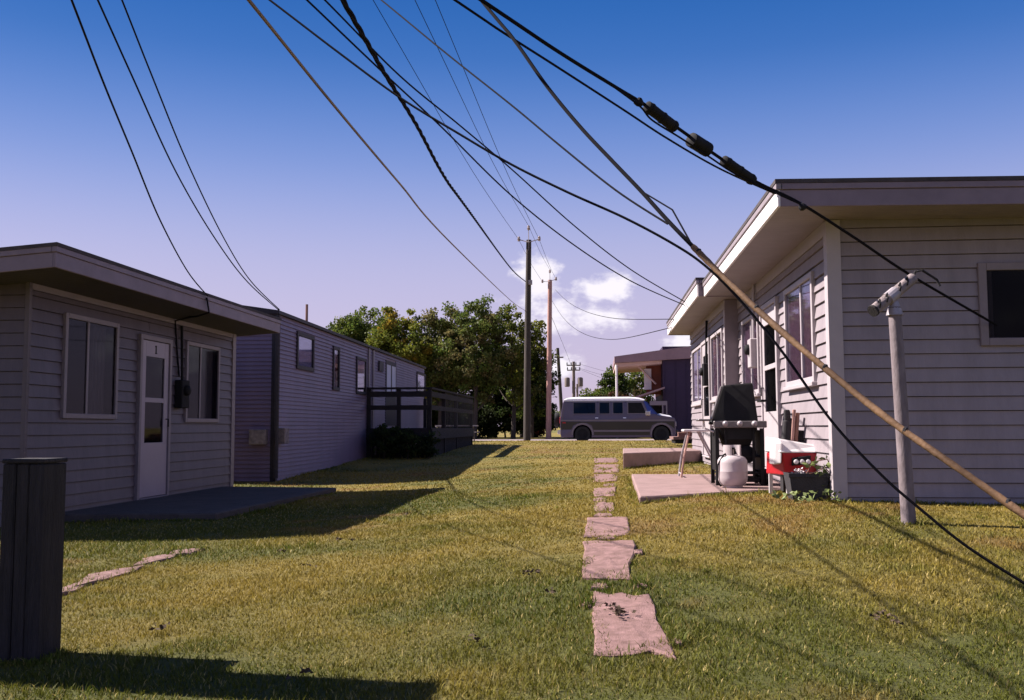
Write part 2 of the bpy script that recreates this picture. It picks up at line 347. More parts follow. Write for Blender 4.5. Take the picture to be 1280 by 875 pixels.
def mesh_np(name, co, faces, m, cols=None, loc=(0, 0, 0), parent=None):
    me = bpy.data.meshes.new(name); nv = len(co); nf, k = faces.shape
    me.vertices.add(nv); me.vertices.foreach_set('co', np.asarray(co, np.float32).ravel())
    me.loops.add(nf * k); me.loops.foreach_set('vertex_index', faces.astype(np.int32).ravel())
    me.polygons.add(nf); me.polygons.foreach_set('loop_start', (np.arange(nf) * k).astype(np.int32)); me.polygons.foreach_set('loop_total', np.full(nf, k, np.int32))
    me.update(calc_edges=True); me.materials.append(MATS[m] if isinstance(m, str) else m)
    if cols is not None:
        a = me.color_attributes.new('col', 'FLOAT_COLOR', 'POINT'); c4 = np.ones((nv, 4), np.float32); c4[:, :3] = cols; a.data.foreach_set('color', c4.ravel())
    o = bpy.data.objects.new(name, me); link(o, parent, loc); return o
m = mat('lawn_soil', (0.1, 0.1, 0.03), 0.95); n, l = m.node_tree.nodes, m.node_tree.links; p = n['Principled BSDF']
at = n.new('ShaderNodeAttribute'); at.attribute_name = 'col'; t2 = n.new('ShaderNodeTexNoise'); t2.inputs['Scale'].default_value = 45; t2.inputs['Detail'].default_value = 6; t2.inputs['Roughness'].default_value = 0.75
g2 = n.new('ShaderNodeNewGeometry'); l.new(g2.outputs['Position'], t2.inputs['Vector']); mr = n.new('ShaderNodeMapRange'); l.new(t2.outputs['Fac'], mr.inputs[0]); mr.inputs[1].default_value = 0.3; mr.inputs[2].default_value = 0.7; mr.inputs[3].default_value = 0.4; mr.inputs[4].default_value = 1.25
mm = n.new('ShaderNodeMix'); mm.data_type = 'RGBA'; mm.blend_type = 'MULTIPLY'; mm.inputs[0].default_value = 1; l.new(at.outputs['Color'], mm.inputs[6]); l.new(mr.outputs[0], mm.inputs[7]); l.new(mm.outputs[2], p.inputs['Base Color'])
bp = n.new('ShaderNodeBump'); bp.inputs['Strength'].default_value = 0.9; bp.inputs['Distance'].default_value = 0.05; l.new(t2.outputs['Fac'], bp.inputs['Height']); l.new(bp.outputs[0], p.inputs['Normal'])
nx, ny = len(gx), len(gy); idx = np.arange(nx * ny).reshape(ny, nx)
fc = np.stack([idx[:-1, :-1], idx[:-1, 1:], idx[1:, 1:], idx[1:, :-1]], -1).reshape(-1, 4)
ground = mesh_np('ground', np.stack([X, Y, Z], -1).reshape(-1, 3), fc, 'lawn_soil', lawn_col(X, Y).reshape(-1, 3)); ground.data.shade_smooth()
meta(ground, 'mown lawn with dry yellow patches between the cabins', 'lawn', kind='structure')

EXCL = []    # polygons where no grass grows
def inpoly(x, y, poly):
    c = np.zeros(x.shape, bool); n = len(poly)
    for i in range(n):
        (x0, y0), (x1, y1) = poly[i], poly[i - 1]
        if y0 == y1: continue
        k = ((y0 > y) != (y1 > y)) & (x < (x1 - x0) * (y - y0) / (y1 - y0) + x0); c ^= k
    return c
def slab_poly(name, pts, z0, z1, m, parent=None, bevel=0.012):
    EXCL.append([(p[0], p[1]) for p in pts])
    return MB().prism([(p[0], p[1], z0) for p in pts], (0, 0, z1 - z0)).build(name, m, parent, bevel=bevel)

# ------------------------------------------------------------------ road
def strip(name, y0, y1, off, m, label, cat, x0=-300, x1=300):
    xs = np.arange(x0, x1 + 1, 10.0); co = []
    for x in xs: co += [(x, y0, 0.27 + off), (x, y1, 0.27 + off)]
    f = np.array([(2 * i, 2 * i + 2, 2 * i + 3, 2 * i + 1) for i in range(len(xs) - 1)])
    return meta(mesh_np(name, np.array(co), f, m), label, cat, kind='structure')
strip('verge', 43.2, 56.5, 0.006, 'gravel', 'pale gravel verge along the street', 'verge')
strip('road', 43.6, 55.0, 0.012, 'asphalt', 'pale worn asphalt street running across behind the lawn', 'road')
EXCL.append([(-300, 42.4), (300, 42.4), (300, 56.5), (-300, 56.5)])

# ------------------------------------------------------------------ stepping stones and slabs
def stone_path(name, rows, label):
    root = bpy.data.objects.new(name, None); link(root, None, rows[0][0]); meta(root, label, 'path', kind='structure')
    for loop in rows:
        c = sum((Vector(p) for p in loop), Vector()) / len(loop); pts = []
        n = len(loop)
        for i in range(n):
            a, b = Vector(loop[i]), Vector(loop[(i + 1) % n])
            for k in range(4):
                q = a.lerp(b, k / 4); q = q + (c - q) * random.choice((-0.05, -0.02, 0.0, 0.03, 0.07, 0.11)); pts.append(q)
        zs = [gzf(p.x, p.y) for p in pts]; z = sum(zs) / len(zs); EXCL.append([tuple(p + (c - p) * random.choice((0.03, 0.1, 0.2, 0.32)))[:2] for p in pts])
        mb = MB(); nn = len(pts); zt = [zs[i] + 0.016 + random.uniform(-0.005, 0.005) for i in range(nn)]
        vs = [(p.x, p.y, zs[i] - 0.05) for i, p in enumerate(pts)] + [(p.x, p.y, zt[i] - 0.008) for i, p in enumerate(pts)] + [tuple(p + (c - p) * 0.06)[:2] + (zt[i],) for i, p in enumerate(pts)]
        fs = [tuple(range(nn))[::-1]] + [(i, (i + 1) % nn, nn + (i + 1) % nn, nn + i) for i in range(nn)] + [(nn + i, nn + (i + 1) % nn, 2 * nn + (i + 1) % nn, 2 * nn + i) for i in range(nn)]
        vs.append((c.x, c.y, gzf(c.x, c.y) + 0.019)); fs += [(2 * nn + i, 2 * nn + (i + 1) % nn, 3 * nn) for i in range(nn)]
        mb.add(vs, fs); mb.build('paving_slab', 'concrete_old', root)
G = lambda x, y: ray_ground(x, y, 0.02)
stone_path('stepping_stone_path', [[G(742, 814), G(842, 816), G(812, 740), G(742, 737)], [G(727, 721), G(788, 720), G(795, 673), G(728, 674)], [G(731, 668), G(788, 667), G(786, 645), G(733, 646)],
    [G(742, 638), G(768, 637), G(766, 626), G(743, 627)], [G(741, 619), G(769, 618), G(770, 608), G(742, 609)], [G(742, 601), G(772, 600), G(771, 592), G(742, 592)], [G(742, 590), G(774, 589), G(773, 580), G(742, 580)], [G(743, 577.5), G(773, 577), G(771, 571.5), G(743, 572)]] + [[G(x - w, y + h), G(x + w, y + h * 0.8), G(x + w * 0.8, y - h), G(x - w * 0.9, y - h * 0.7)] for (x, y, w, h) in ((752, 730, 13, 3.5), (800, 729, 9, 2.5), (735, 700, 6, 4), (797, 688, 7, 3), (758, 670.5, 12, 1.6), (754, 642, 12, 1.8), (750, 623, 9, 1.6), (762, 605, 8, 1.3), (757, 586, 10, 1), (733, 752, 6, 4), (846, 800, 7, 4))],
    'cracked pinkish concrete stepping stones in the lawn')
stone_path('side_path', [[G(60, 746), G(98, 735), G(128, 716), G(66, 737)], [G(92, 733), G(168, 712), G(186, 704), G(110, 716)], [G(160, 708), G(214, 696), G(230, 688), G(178, 697)], [G(206, 694), G(240, 690), G(256, 684), G(218, 686)]],
    'broken concrete slab path crossing the shaded side of the lawn')

# ------------------------------------------------------------------ cabins
def cabin_roof(parent, x0, x1, y0, y1, zs, th, pitch_side, fascia_e, fascia_g, soff, eave='x0', roofm='roof_felt_gap_shade'):
    """flat shed roof; zs = soffit height at the eave side; falls away from the courtyard"""
    dz = pitch_side * (x1 - x0)
    ze = lambda x: zs - abs(x - (x0 if eave == 'x0' else x1)) * pitch_side
    def q(xa, xb, ya, yb, lo, hi): 
        return [(xa, ya, ze(xa) + lo), (xb, ya, ze(xb) + lo), (xb, yb, ze(xb) + lo), (xa, yb, ze(xa) + lo), (xa, ya, ze(xa) + hi), (xb, ya, ze(xb) + hi), (xb, yb, ze(xb) + hi), (xa, yb, ze(xa) + hi)]
    r = MB().hexa(q(x0 - 0.02, x1 + 0.02, y0 - 0.02, y1 + 0.02, th, th + 0.035)).build('roof', roofm, parent)
    # soffit panels (narrow ribbed strips)
    s = MB(); y = y0 + 0.03
    while y < y1 - 0.03:
        e = min(y + 0.098, y1 - 0.03); s.hexa(q(x0 + 0.025, x1 - 0.025, y, e, 0.012, 0.03)); s.hexa(q(x0 + 0.025, x1 - 0.025, e, e + 0.004, 0.022, 0.03)); y = e + 0.004
    meta(s.build('soffit', soff, r), kind='stuff')
    t = 0.025
    for nm, (xa, xb, ya, yb), mm in (('eave_fascia', (x0, x0 + t, y0, y1) if eave == 'x0' else (x1 - t, x1, y0, y1), fascia_e), ('rear_fascia', (x1 - t, x1, y0, y1) if eave == 'x0' else (x0, x0 + t, y0, y1), fascia_g),
                                 ('gable_fascia', (x0 + t, x1 - t, y0, y0 + t), fascia_g), ('gable_fascia', (x0 + t, x1 - t, y1 - t, y1), fascia_g)):
        MB().hexa(q(xa, xb, ya, yb, 0, th - 0.055)).build(nm, mm, r, bevel=0.004)
        g = 0.014; cy = (ya + yb) / 2; cx = (xa + xb) / 2
        MB().hexa(q(xa - (g if nm != 'gable_fascia' else -0.002), xb + (g if nm != 'gable_fascia' else -0.002), ya - g, yb + g, th - 0.054, th - 0.001)).build('drip_edge', 'fascia_dark' if mm != 'white_metal' else 'soffit', r, bevel=0.003)
    return r
def corner_trim(name, x, y, z0, z1, sx, sy, m, parent, w=0.09, t=0.034):
    """L-shaped corner; wall corner at (x,y), outward signs sx, sy"""
    mb = MB()
    def bx(xa, xb, ya, yb): mb.box((min(xa, xb), min(ya, yb), z0), (max(xa, xb), max(ya, yb), z1))
    bx(x - sx * w, x + sx * t, y, y + sy * t); bx(x, x + sx * t, y - sy * w, y - sy * 0.001)
    return mb.build(name, m, parent)
def storm_door(wall, u0, u1, z0, z1, parent, dm, frame, number=False):
    d = MB(); fw = 0.06
    wall.slab(d, u0, u0 + fw, z0, z1, 0.002, 0.06); wall.slab(d, u1 - fw, u1, z0, z1, 0.002, 0.06); wall.slab(d, u0 + fw, u1 - fw, z1 - fw, z1, 0.002, 0.06); wall.slab(d, u0 + fw, u1 - fw, z0, z0 + 0.025, 0.002, 0.075)
    door = d.build('door', frame, parent, bevel=0.004)
    a, b = u0 + fw + 0.006, u1 - fw - 0.006; za, zb = z0 + 0.032, z1 - fw - 0.006
    s = 0.12; zk = za + 0.68; zm = za + 1.22; pm = MB()
    wall.slab(pm, a, b, za, zk, 0.002, 0.040); wall.slab(pm, a, a + s, zk, zb, 0.002, 0.040); wall.slab(pm, b - s, b, zk, zb, 0.002, 0.040)
    wall.slab(pm, a + s, b - s, zb - 0.20, zb, 0.002, 0.040); wall.slab(pm, a + s, b - s, zm - 0.03, zm + 0.03, 0.002, 0.040)
    pm.build('door_leaf', dm, door, bevel=0.003)
    bk = MB(); wall.slab(bk, a + s, b - s, zk, zb - 0.2, 0.002, 0.006); bk.build('inner_shadow_board', 'dark_interior', door)
    for (p, q) in ((zk, zm - 0.03), (zm + 0.03, zb - 0.2)):
        g = MB(); wall.slab(g, a + s, b - s, p, q, 0.022, 0.027); g.build('pane', 'screened_glass', door)
    h = MB(); hz = za + 0.98; h.tube([wall.P(b - 0.05, hz, 0.04), wall.P(b - 0.05, hz, 0.075), wall.P(b - 0.05, hz - 0.10, 0.075)], 0.009, 6); h.build('handle', 'rubber_black', door)
    if number:
        uc = (a + b) / 2; nm = MB(); zc = zb - 0.10
        wall.slab(nm, uc - 0.011, uc + 0.011, zc - 0.05, zc + 0.05, 0.0405, 0.045); wall.slab(nm, uc - 0.026, uc + 0.026, zc - 0.056, zc - 0.044, 0.0405, 0.0455); wall.slab(nm, uc - 0.026, uc - 0.011, zc + 0.030, zc + 0.046, 0.0405, 0.0445)
        meta(nm.build('door_number', 'rubber_black', door), 'dark door number 1')
    return door
def meter_box(wall, u, z, parent, m='rubber_black', round_=True):
    b = MB(); wall.slab(b, u - 0.12, u + 0.12, z - 0.22, z + 0.16, 0.021, 0.13); o = b.build('meter_box', m, parent, bevel=0.01)
    if round_: MB().lathe(wall.P(u, z + 0.02, 0.131), [(0.07, 0), (0.07, 0.03), (0.055, 0.05), (0.02, 0.06)], 14, wall.n).build('meter_dial', 'rubber_black', o, smooth=True)
    c = MB().tube([wall.P(u, z + 0.161, 0.07), wall.P(u, z + 0.9, 0.05)], 0.02, 8); c.build('conduit', m, o)
    return o

# --- left cabin
LX = -5.71
Lc = thing('cabin', (-8.2, 12.4, 0.0), 'low cabin with lilac-brown clapboards darkened in colour for shade, storm door numbered 1 and two sliding windows', 'house', None)
lw = Wall((LX, 9.3, 0), (0, 1, 0), (1, 0, 0)); LU = 14.86 - 9.3; LS = 2.50
core = box('wall', (LX - 5.2, 9.3, -0.05), (LX, 14.86, LS + 0.01), 'roof_felt_gap_shade', Lc)  # dark core paints shadow lines into the gaps between boards
def openings(wall, items):
    out = []
    for (x0, y0, x1, y1) in items:
        xm, ym = (x0 + x1) / 2, (y0 + y1) / 2
        u0 = wall.px(x0, ym)[0]; u1 = wall.px(x1, ym)[0]; z1 = wall.px(xm, y0)[1]; z0 = wall.px(xm, y1)[1]
        out.append((min(u0, u1), max(u0, u1), z0, z1))
    return out
wA, dA, wB = openings(lw, [(75.5, 397, 143.5, 523.5), (168.5, 416, 208.5, 624), (229, 430, 271, 528)])
dA = (dA[0], dA[1], 0.10, 2.17)
boards(lw, 0.013, LU - 0.062, 0.03, LS - 0.10, 0.1285, [wA, dA, wB], 'siding_left_shaded', core)
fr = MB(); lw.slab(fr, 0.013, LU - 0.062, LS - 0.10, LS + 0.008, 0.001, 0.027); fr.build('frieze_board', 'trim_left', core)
gwl = Wall((LX - 5.2, 9.3, 0), (1, 0, 0), (0, -1, 0)); boards(gwl, 0.0, 5.2 - 0.012, 0.03, LS + 0.02, 0.1285, [], 'siding_left_shaded', core)
corner_trim('corner_trim', LX, 9.3, 0.0, LS - 0.001, 1, -1, 'siding_left_shaded', Lc, w=0.012); corner_trim('corner_trim', LX, 14.86, 0.0, LS - 0.001, 1, 1, 'trim_left', Lc)
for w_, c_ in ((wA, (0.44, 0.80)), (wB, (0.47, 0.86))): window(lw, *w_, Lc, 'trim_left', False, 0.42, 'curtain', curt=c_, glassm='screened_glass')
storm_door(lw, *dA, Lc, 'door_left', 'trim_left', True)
meter_box(lw, lw.px(221, 490)[0], lw.px(221, 490)[1], Lc)
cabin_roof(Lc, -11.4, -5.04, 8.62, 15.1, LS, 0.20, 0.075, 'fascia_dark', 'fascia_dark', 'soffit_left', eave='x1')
sp = [ray_Y(214, 413, 13.12), Vector((LX + 0.3, 12.5, LS - 0.03)), Vector((-5.25, 12.35, LS - 0.04)), Vector((-5.02, 12.2, LS - 0.01)), Vector((-5.015, 12.1, LS + 0.17))]
sp[0] = lw.P(lw.px(216, 413)[0], LS - 0.06, 0.03)
MB().tube([lw.P(lw.px(221, 480)[0], 1.7, 0.03), lw.P(lw.px(218, 440)[0], 2.1, 0.03)] + sp, 0.012, 6).build('service_cable', 'cable', Lc)
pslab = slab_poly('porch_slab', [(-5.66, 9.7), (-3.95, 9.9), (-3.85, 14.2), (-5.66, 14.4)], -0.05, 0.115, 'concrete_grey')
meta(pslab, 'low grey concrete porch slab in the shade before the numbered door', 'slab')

# --- right cabin, near unit
RX, RY, RS = 2.11, 9.0, 2.862
Rc = thing('cabin', (4.6, 11.8, 0.3), 'sunlit white-pink clapboard cabin unit with the grill outside and shaded gable end', 'house')
rw = Wall((RX, RY, 0), (0, 1, 0), (-1, 0, 0)); RU = 14.75 - RY
rg = Wall((RX, RY, 0), (1, 0, 0), (0, -1, 0)); RG = 5.4
rcore = box('wall', (RX, RY, 0.1), (RX + RG, 14.75, RS + 0.01), 'roof_felt_gap_shade', Rc)  # core coloured dark so the clapboard joints look shaded
w1, d1, w2 = openings(rw, [(986, 350, 1022, 481), (957, 382, 978, 590), (931, 400, 952, 486)])
d1 = (d1[0], d1[1], 0.46, 2.50); w2 = (w2[0], w2[1], w1[2], w1[3])
boards(rw, 0.062, RU - 0.01, 0.24, RS - 0.12, 0.1275, [w1, d1, w2], 'siding', rcore)
fr = MB(); rw.slab(fr, 0.062, RU - 0.01, RS - 0.12, RS + 0.008, 0.001, 0.027); fr.build('frieze_board', 'trim', rcore)
gw = openings(rg, [(1222, 328, 1380, 432)])[0]
boards(rg, 0.062, RG, 0.24, RS + 0.02, 0.1275, [gw], 'siding', rcore)
corner_trim('corner_trim', RX, RY, 0.2, RS - 0.001, -1, -1, 'trim', Rc)
window(rw, *w1, Rc, 'trim', True, 0.42, 'curtain_pink', curt=(0.0, 1.0)); window(rw, *w2, Rc, 'trim', True, 0.45, 'curtain_pink', curt=(0.0, 1.0))
window(rg, *gw, Rc, 'trim_left', False, 0.5, 'curtain', curt=(0.0, 0.06), fw=0.07, glassm='screened_glass')
storm_door(rw, *d1, Rc, 'trim', 'trim')
meter_box(rw, rw.px(947, 437)[0] - 0.1, 1.98, Rc, 'trim')
cabin_roof(Rc, 1.54, 8.2, 8.36, 14.2, RS, 0.20, 0.012, 'white_metal', 'fascia_dark', 'soffit')
base = MB().box((RX + 0.02, RY + 0.02, -0.1), (RX + RG, 14.7, 0.235)); base.build('foundation', 'concrete_grey', Rc)
# --- right cabin, far unit (stands a little further out, roof a little higher)
R2X, R2Y = 1.92, 14.76
Rd = thing('cabin', (4.5, 17.5, 0.3), 'farther white clapboard cabin unit stepping out beyond the sunlit one, beside the blue shop', 'house')
rv = Wall((R2X, R2Y, 0), (0, 1, 0), (-1, 0, 0)); RU2 = 5.5; RS2 = RS + 0.02
c2 = box('wall', (R2X, R2Y, 0.1), (R2X + 5.4, R2Y + RU2, RS2 + 0.01), 'roof_felt_gap_shade', Rd)  # same dark core, its colour standing in for shade in the joints
v1, dd, v2 = openings(rv, [(892, 412, 906, 482), (881, 425, 891, 560), (868, 437, 880, 490)])
dd = (dd[0], dd[1], 0.46, 2.50); v1 = (v1[0], v1[1], w1[2], w1[3]); v2 = (v2[0], v2[1], w1[2], w1[3])
boards(rv, 0.062, RU2, 0.24, RS2 - 0.12, 0.1275, [v1, dd, v2], 'siding', c2)
fr = MB(); rv.slab(fr, 0.062, RU2, RS2 - 0.12, RS2 + 0.008, 0.001, 0.027); fr.build('frieze_board', 'trim', c2)
re_ = Wall((R2X, R2Y, 0), (1, 0, 0), (0, -1, 0)); eb = MB(); re_.slab(eb, -0.02, 0.185, 0.2, RS2 - 0.001, 0.001, 0.03); eb.build('shaded_end_face', 'trim_left', Rd)  # end of the wall, its shade put into the darker trim colour
ct = MB(); rv.slab(ct, -0.03, 0.06, 0.2, RS2 - 0.001, 0.0205, 0.032); ct.build('corner_trim', 'trim', Rd)
window(rv, *v1, Rd, 'trim', True, 0.45, 'curtain_pink', curt=(0.0, 1.0)); window(rv, *v2, Rd, 'trim', True, 0.45, 'curtain_pink', curt=(0.0, 1.0)); storm_door(rv, *dd, Rd, 'trim', 'trim')
meter_box(rv, rv.px(888, 466)[0], rv.px(888, 466)[1], Rd)
cabin_roof(Rd, 1.45, 8.0, 14.28, 20.4, RS2, 0.24, 0.012, 'white_metal', 'fascia_dark', 'soffit')
MB().box((R2X + 0.02, R2Y + 0.02, -0.1), (R2X + 5.4, R2Y + RU2 - 0.02, 0.235)).build('foundation', 'concrete_grey', Rd)
# slabs in front of the two doors
s1 = slab_poly('door_slab', [(0.37, 9.12), (0.44, 13.4), (2.08, 13.4), (2.08, 10.5)], 0.12, 0.355, 'concrete'); meta(s1, 'sunlit pink concrete slab carrying the gas grill', 'slab')
s2 = slab_poly('door_slab', [(0.41, 16.6), (0.5, 20.4), (1.89, 20.6), (1.89, 18.4)], 0.1, 0.55, 'concrete'); meta(s2, 'raised concrete slab with pale top and dark side before the farther unit', 'slab')

# ------------------------------------------------------------------ trailer home
Tn, Tf = Vector((-5.74, 17.0, 0)), Vector((-6.05, 33.6, 0)); tu = (Tf - Tn).normalized(); tn = Vector((tu.y, -tu.x, 0)); TL = (Tf - Tn).length; TW = 3.6; TZ = 3.06
Tr = thing('trailer_home', (-7.4, 25, 0.1), 'long single-wide trailer home with mauve clapboards and dark trim', 'trailer home')
tw = Wall(Tn, tu, tn); te = Wall(Tn - tn * TW, tn, -tu)
tc_ = MB(); tw.slab(tc_, 0, TL, 0.0, TZ - 0.03, -TW, 0); tcore = tc_.build('wall', 'trailer_siding', Tr)
tops = openings(tw, [(369, 417, 390.5, 463), (414.5, 433.5, 422.5, 488), (444, 447, 456, 493), (481, 452, 494, 532), (520, 466, 530.5, 492)])
boards(tw, 0.07, TL, 0.05, TZ - 0.05, 0.0762, tops, 'trailer_siding', tcore, joined='siding')
boards(te, 0.0, TW - 0.07, 0.05, TZ - 0.05, 0.0762, [], 'trailer_siding', tcore, joined='end_siding')
ct = MB(); tw.slab(ct, -0.03, 0.07, 0.03, TZ - 0.04, 0.001, 0.03); te.slab(ct, TW - 0.07, TW - 0.001, 0.03, TZ - 0.04, 0.001, 0.03); ct.build('corner_trim', 'trailer_trim', Tr)
dp = MB().tube([tw.P(-0.06, TZ - 0.05, 0.045), tw.P(-0.06, 0.1, 0.045)], 0.045, 8); dp.build('downpipe', 'trailer_trim', Tr)
rf = MB(); rr = []
for (d0, z) in ((0.07, TZ - 0.03), (0.07, TZ + 0.03), (-0.6, TZ + 0.13), (-TW / 2, TZ + 0.19), (-TW + 0.6, TZ + 0.13), (-TW - 0.07, TZ + 0.03), (-TW - 0.07, TZ - 0.03)): rr.append(tw.P(-0.08, z, d0))
rf.prism(rr, tu * (TL + 0.16)); troof = rf.build('roof', 'trailer_trim', Tr)
vp = tw.px(398, 405); MB().tube([tw.P(vp[0], TZ + 0.02, -0.25), tw.P(vp[0], TZ + 0.50, -0.25)], 0.028, 8).build('vent_pipe', 'brown_board', troof)
window(tw, *tops[0], Tr, 'trailer_trim', False, 0, 'blind_white', curt=(0, 1), fw=0.08); window(tw, *tops[1], Tr, 'trailer_trim', False, 0, 'blind_white', curt=(0, 0.5), fw=0.07)
window(tw, *tops[2], Tr, 'trailer_trim', False, 0, None, fw=0.07); window(tw, *tops[4], Tr, 'trailer_trim', False, 0, 'blind_white', curt=(0, 1), fw=0.08)
b3 = tops[2]; bb = MB(); tw.slab(bb, b3[0] + 0.075, b3[1] - 0.075, b3[2] + (b3[3] - b3[2]) * 0.52, b3[3] - 0.075, 0.008, 0.02); bb.build('blind', 'blind_white', Tr)
d3 = tops[3]; dm = MB(); tw.slab(dm, d3[0], d3[1], d3[2], d3[3], 0.001, 0.03); td = dm.build('door', 'trailer_trim', Tr)
for k in (0, 1):
    a = d3[0] + (d3[1] - d3[0]) * (0.08 + 0.48 * k); b = a + (d3[1] - d3[0]) * 0.36; g = MB(); tw.slab(g, a, b, d3[3] - 0.95, d3[3] - 0.12, 0.031, 0.036); g.build('pane', 'blind_white', td)
for px_ in (459.5, 465): 
    u_ = tw.px(px_, 480)[0]; g = MB(); tw.slab(g, u_ - 0.07, u_ + 0.07, 0.05, TZ - 0.05, 0.0205, 0.05); g.build('joint_batten', 'trim_left', Tr)
u_, z_ = tw.px(474.5, 458); g = MB(); tw.slab(g, u_ - 0.28, u_ + 0.28, z_ - 0.13, z_ + 0.13, 0.021, 0.06); g.build('vent_hood', 'trailer_trim', Tr)
u_, z_ = te.px(335, 545); g = MB(); te.slab(g, TW - 0.42, TW - 0.12, z_ - 0.15, z_ + 0.12, 0.021, 0.16); g.build('meter_box', 'rust_grey', Tr, bevel=0.01)
g = MB(); tw.slab(g, 0.08, 0.34, z_ - 0.14, z_ + 0.14, 0.021, 0.16); g.build('breaker_box', 'rust_grey', Tr, bevel=0.01)

# deck at the trailer door
Dk = thing('deck', (-5.0, 29.5, 0.25), 'dark timber deck with railings at the trailer home door', 'deck')
dx0, dx1, dy0, dy1, dz = -5.86, -4.2, 24.4, 32.6, 0.97
n_ = 0; y = dy0
while y < dy1: box('deck_board', (dx0, y, dz - 0.04), (dx1, min(y + 0.135, dy1), dz), 'timber_deck', Dk); y += 0.142
posts = [(dx0 + 0.05, dy0 + 0.05), (dx0 + 0.82, dy0 + 0.05), (dx1 - 0.05, dy0 + 0.05), (dx1 - 0.05, dy0 + 2.3), (dx1 - 0.05, dy0 + 4.6), (dx1 - 0.05, dy1 - 0.05), (dx0 + 0.05, dy1 - 0.05)]
for (x_, y_) in posts: box('post', (x_ - 0.05, y_ - 0.05, gzf(x_, y_) - 0.1), (x_ + 0.05, y_ + 0.05, dz + 0.98), 'timber_deck', Dk)
for h_, t_ in ((0.985, 0.05), (0.52, 0.12), (0.86, 0.14)):
    box('rail', (dx0, dy0 - 0.012, dz + h_ - t_ / 2), (dx1 + 0.012, dy0 - 0.0005, dz + h_ + t_ / 2), 'timber_deck', Dk) if t_ > 0.05 else box('top_rail', (dx0, dy0 - 0.03, dz + h_), (dx1 + 0.03, dy0 + 0.12, dz + h_ + t_), 'timber_deck', Dk)
    box('rail', (dx1 + 0.0005, dy0, dz + h_ - t_ / 2), (dx1 + 0.012, dy1, dz + h_ + t_ / 2), 'timber_deck', Dk) if t_ > 0.05 else box('top_rail', (dx1 - 0.12, dy0 + 0.121, dz + h_), (dx1 + 0.03, dy1, dz + h_ + t_), 'timber_deck', Dk)
box('rim_board', (dx0, dy0 - 0.04, dz - 0.28), (dx1, dy0 - 0.001, dz - 0.02), 'timber_deck', Dk); box('rim_board', (dx1 + 0.001, dy0 - 0.04, dz - 0.28), (dx1 + 0.04, dy1, dz - 0.02), 'timber_deck', Dk)
y_ = dy0 + 2.4
while y_ < dy1 - 0.1: box('screen_slat', (dx1 - 0.012, y_, dz + 0.02), (dx1 - 0.0005, y_ + 0.10, dz + 0.97), 'timber_deck', Dk); y_ += 0.25
y_ = dy0 + 0.1
while y_ < dy1 - 0.1: box('lattice_slat', (dx1 - 0.05, y_, gzf(dx1, y_) - 0.02), (dx1 - 0.03, y_ + 0.09, dz - 0.285), 'timber_deck', Dk); y_ += 0.15
x_ = dx0 + 0.02
while x_ < dx1 - 0.05: box('lattice_slat', (x_, dy0 + 0.03, gzf(x_, dy0) - 0.02), (x_ + 0.07, dy0 + 0.05, dz - 0.285), 'timber_deck', Dk); x_ += 0.115
# ------------------------------------------------------------------ timber stub and clothes pole
bp_ = ray_ground(20, 828); bz = gzf(bp_.x, bp_.y)
post = thing('timber_post', (bp_.x - 0.02, bp_.y + 0.1, bz), 'short thick dark weathered post with a capped top standing in the lawn', 'post')
hw = 0.090; px0, py0 = bp_.x, bp_.y + hw; tz = 0.872
for k, (a, b) in enumerate(((-1, -0.36), (-0.345, 0.30), (0.315, 1.0))): box('plank', (px0 + a * hw, py0 - hw + (0.004 if k == 1 else 0), bz - 0.2), (px0 + b * hw, py0 + hw, tz - 0.019 - 0.001 * k), 'timber_dark', post, bevel=0.006)
box('cap', (px0 - hw - 0.003, py0 - hw - 0.003, tz - 0.018), (px0 + hw + 0.003, py0 + hw + 0.003, tz), 'timber_dark', post, bevel=0.004)
tp = thing('timber_post', (-3.15, 3.9, 0.03), 'unseen taller dark timber post, added to cast the shadow band on the grass', 'post')  # post added out of view to cast the long shadow band
MB().box((-3.29, 3.76, -0.1), (-3.01, 4.04, 2.35)).build('shaft', 'timber_dark', tp, bevel=0.01)
MB().box((-3.31, 3.74, 2.351), (-2.99, 4.06, 2.385)).build('cap', 'rust_grey', tp, bevel=0.004)

cb = ray_ground(1136, 655); ct_ = ray_Y(1118, 384, cb.y)
Cp = thing('clothes_pole', (cb.x, cb.y, gzf(cb.x, cb.y)), 'slightly leaning painted steel clothes-line pole with a slanting crosspiece', 'clothes pole')
MB().tube([(cb.x, cb.y, cb.z - 0.2), (cb.x, cb.y, cb.z), tuple(ct_)], [0.054, 0.052, 0.045], 16).build('pole', 'pole_paint', Cp, smooth=True)
ca, cb2 = ray_Y(1091, 389, ct_.y - 0.10), ray_Y(1141, 348, ct_.y + 0.10)
arm = MB().tube([ca, cb2], 0.042, 14).build('crossarm', 'rust_grey', Cp, smooth=True)
MB().lathe(ca - (cb2 - ca).normalized() * 0.004, [(0.045, 0), (0.045, 0.02)], 14, cb2 - ca).build('dark_open_end', 'timber_dark', arm)  # dark disc paints the shade inside the open tube end
mid = ca.lerp(cb2, 0.46)
MB().tube([mid - (cb2 - ca).normalized() * 0.05, mid + (cb2 - ca).normalized() * 0.05], 0.048, 14).build('sleeve', 'galv', arm)
MB().lathe(ct_ - Vector((0, 0, 0.06)), [(0.06, 0), (0.056, 0.02), (0.03, 0.10)], 12).build('collar', 'galv', Cp, smooth=True)
for t_ in (0.12, 0.3, 0.62, 0.8):
    q = ca.lerp(cb2, t_); MB().tube([q + Vector((0, -0.02, 0.03)), q + Vector((0, -0.06, 0.05)), q + Vector((0, -0.075, 0.015)), q + Vector((0, -0.05, -0.01))], 0.006, 6).build('hook', 'rubber_black', arm)
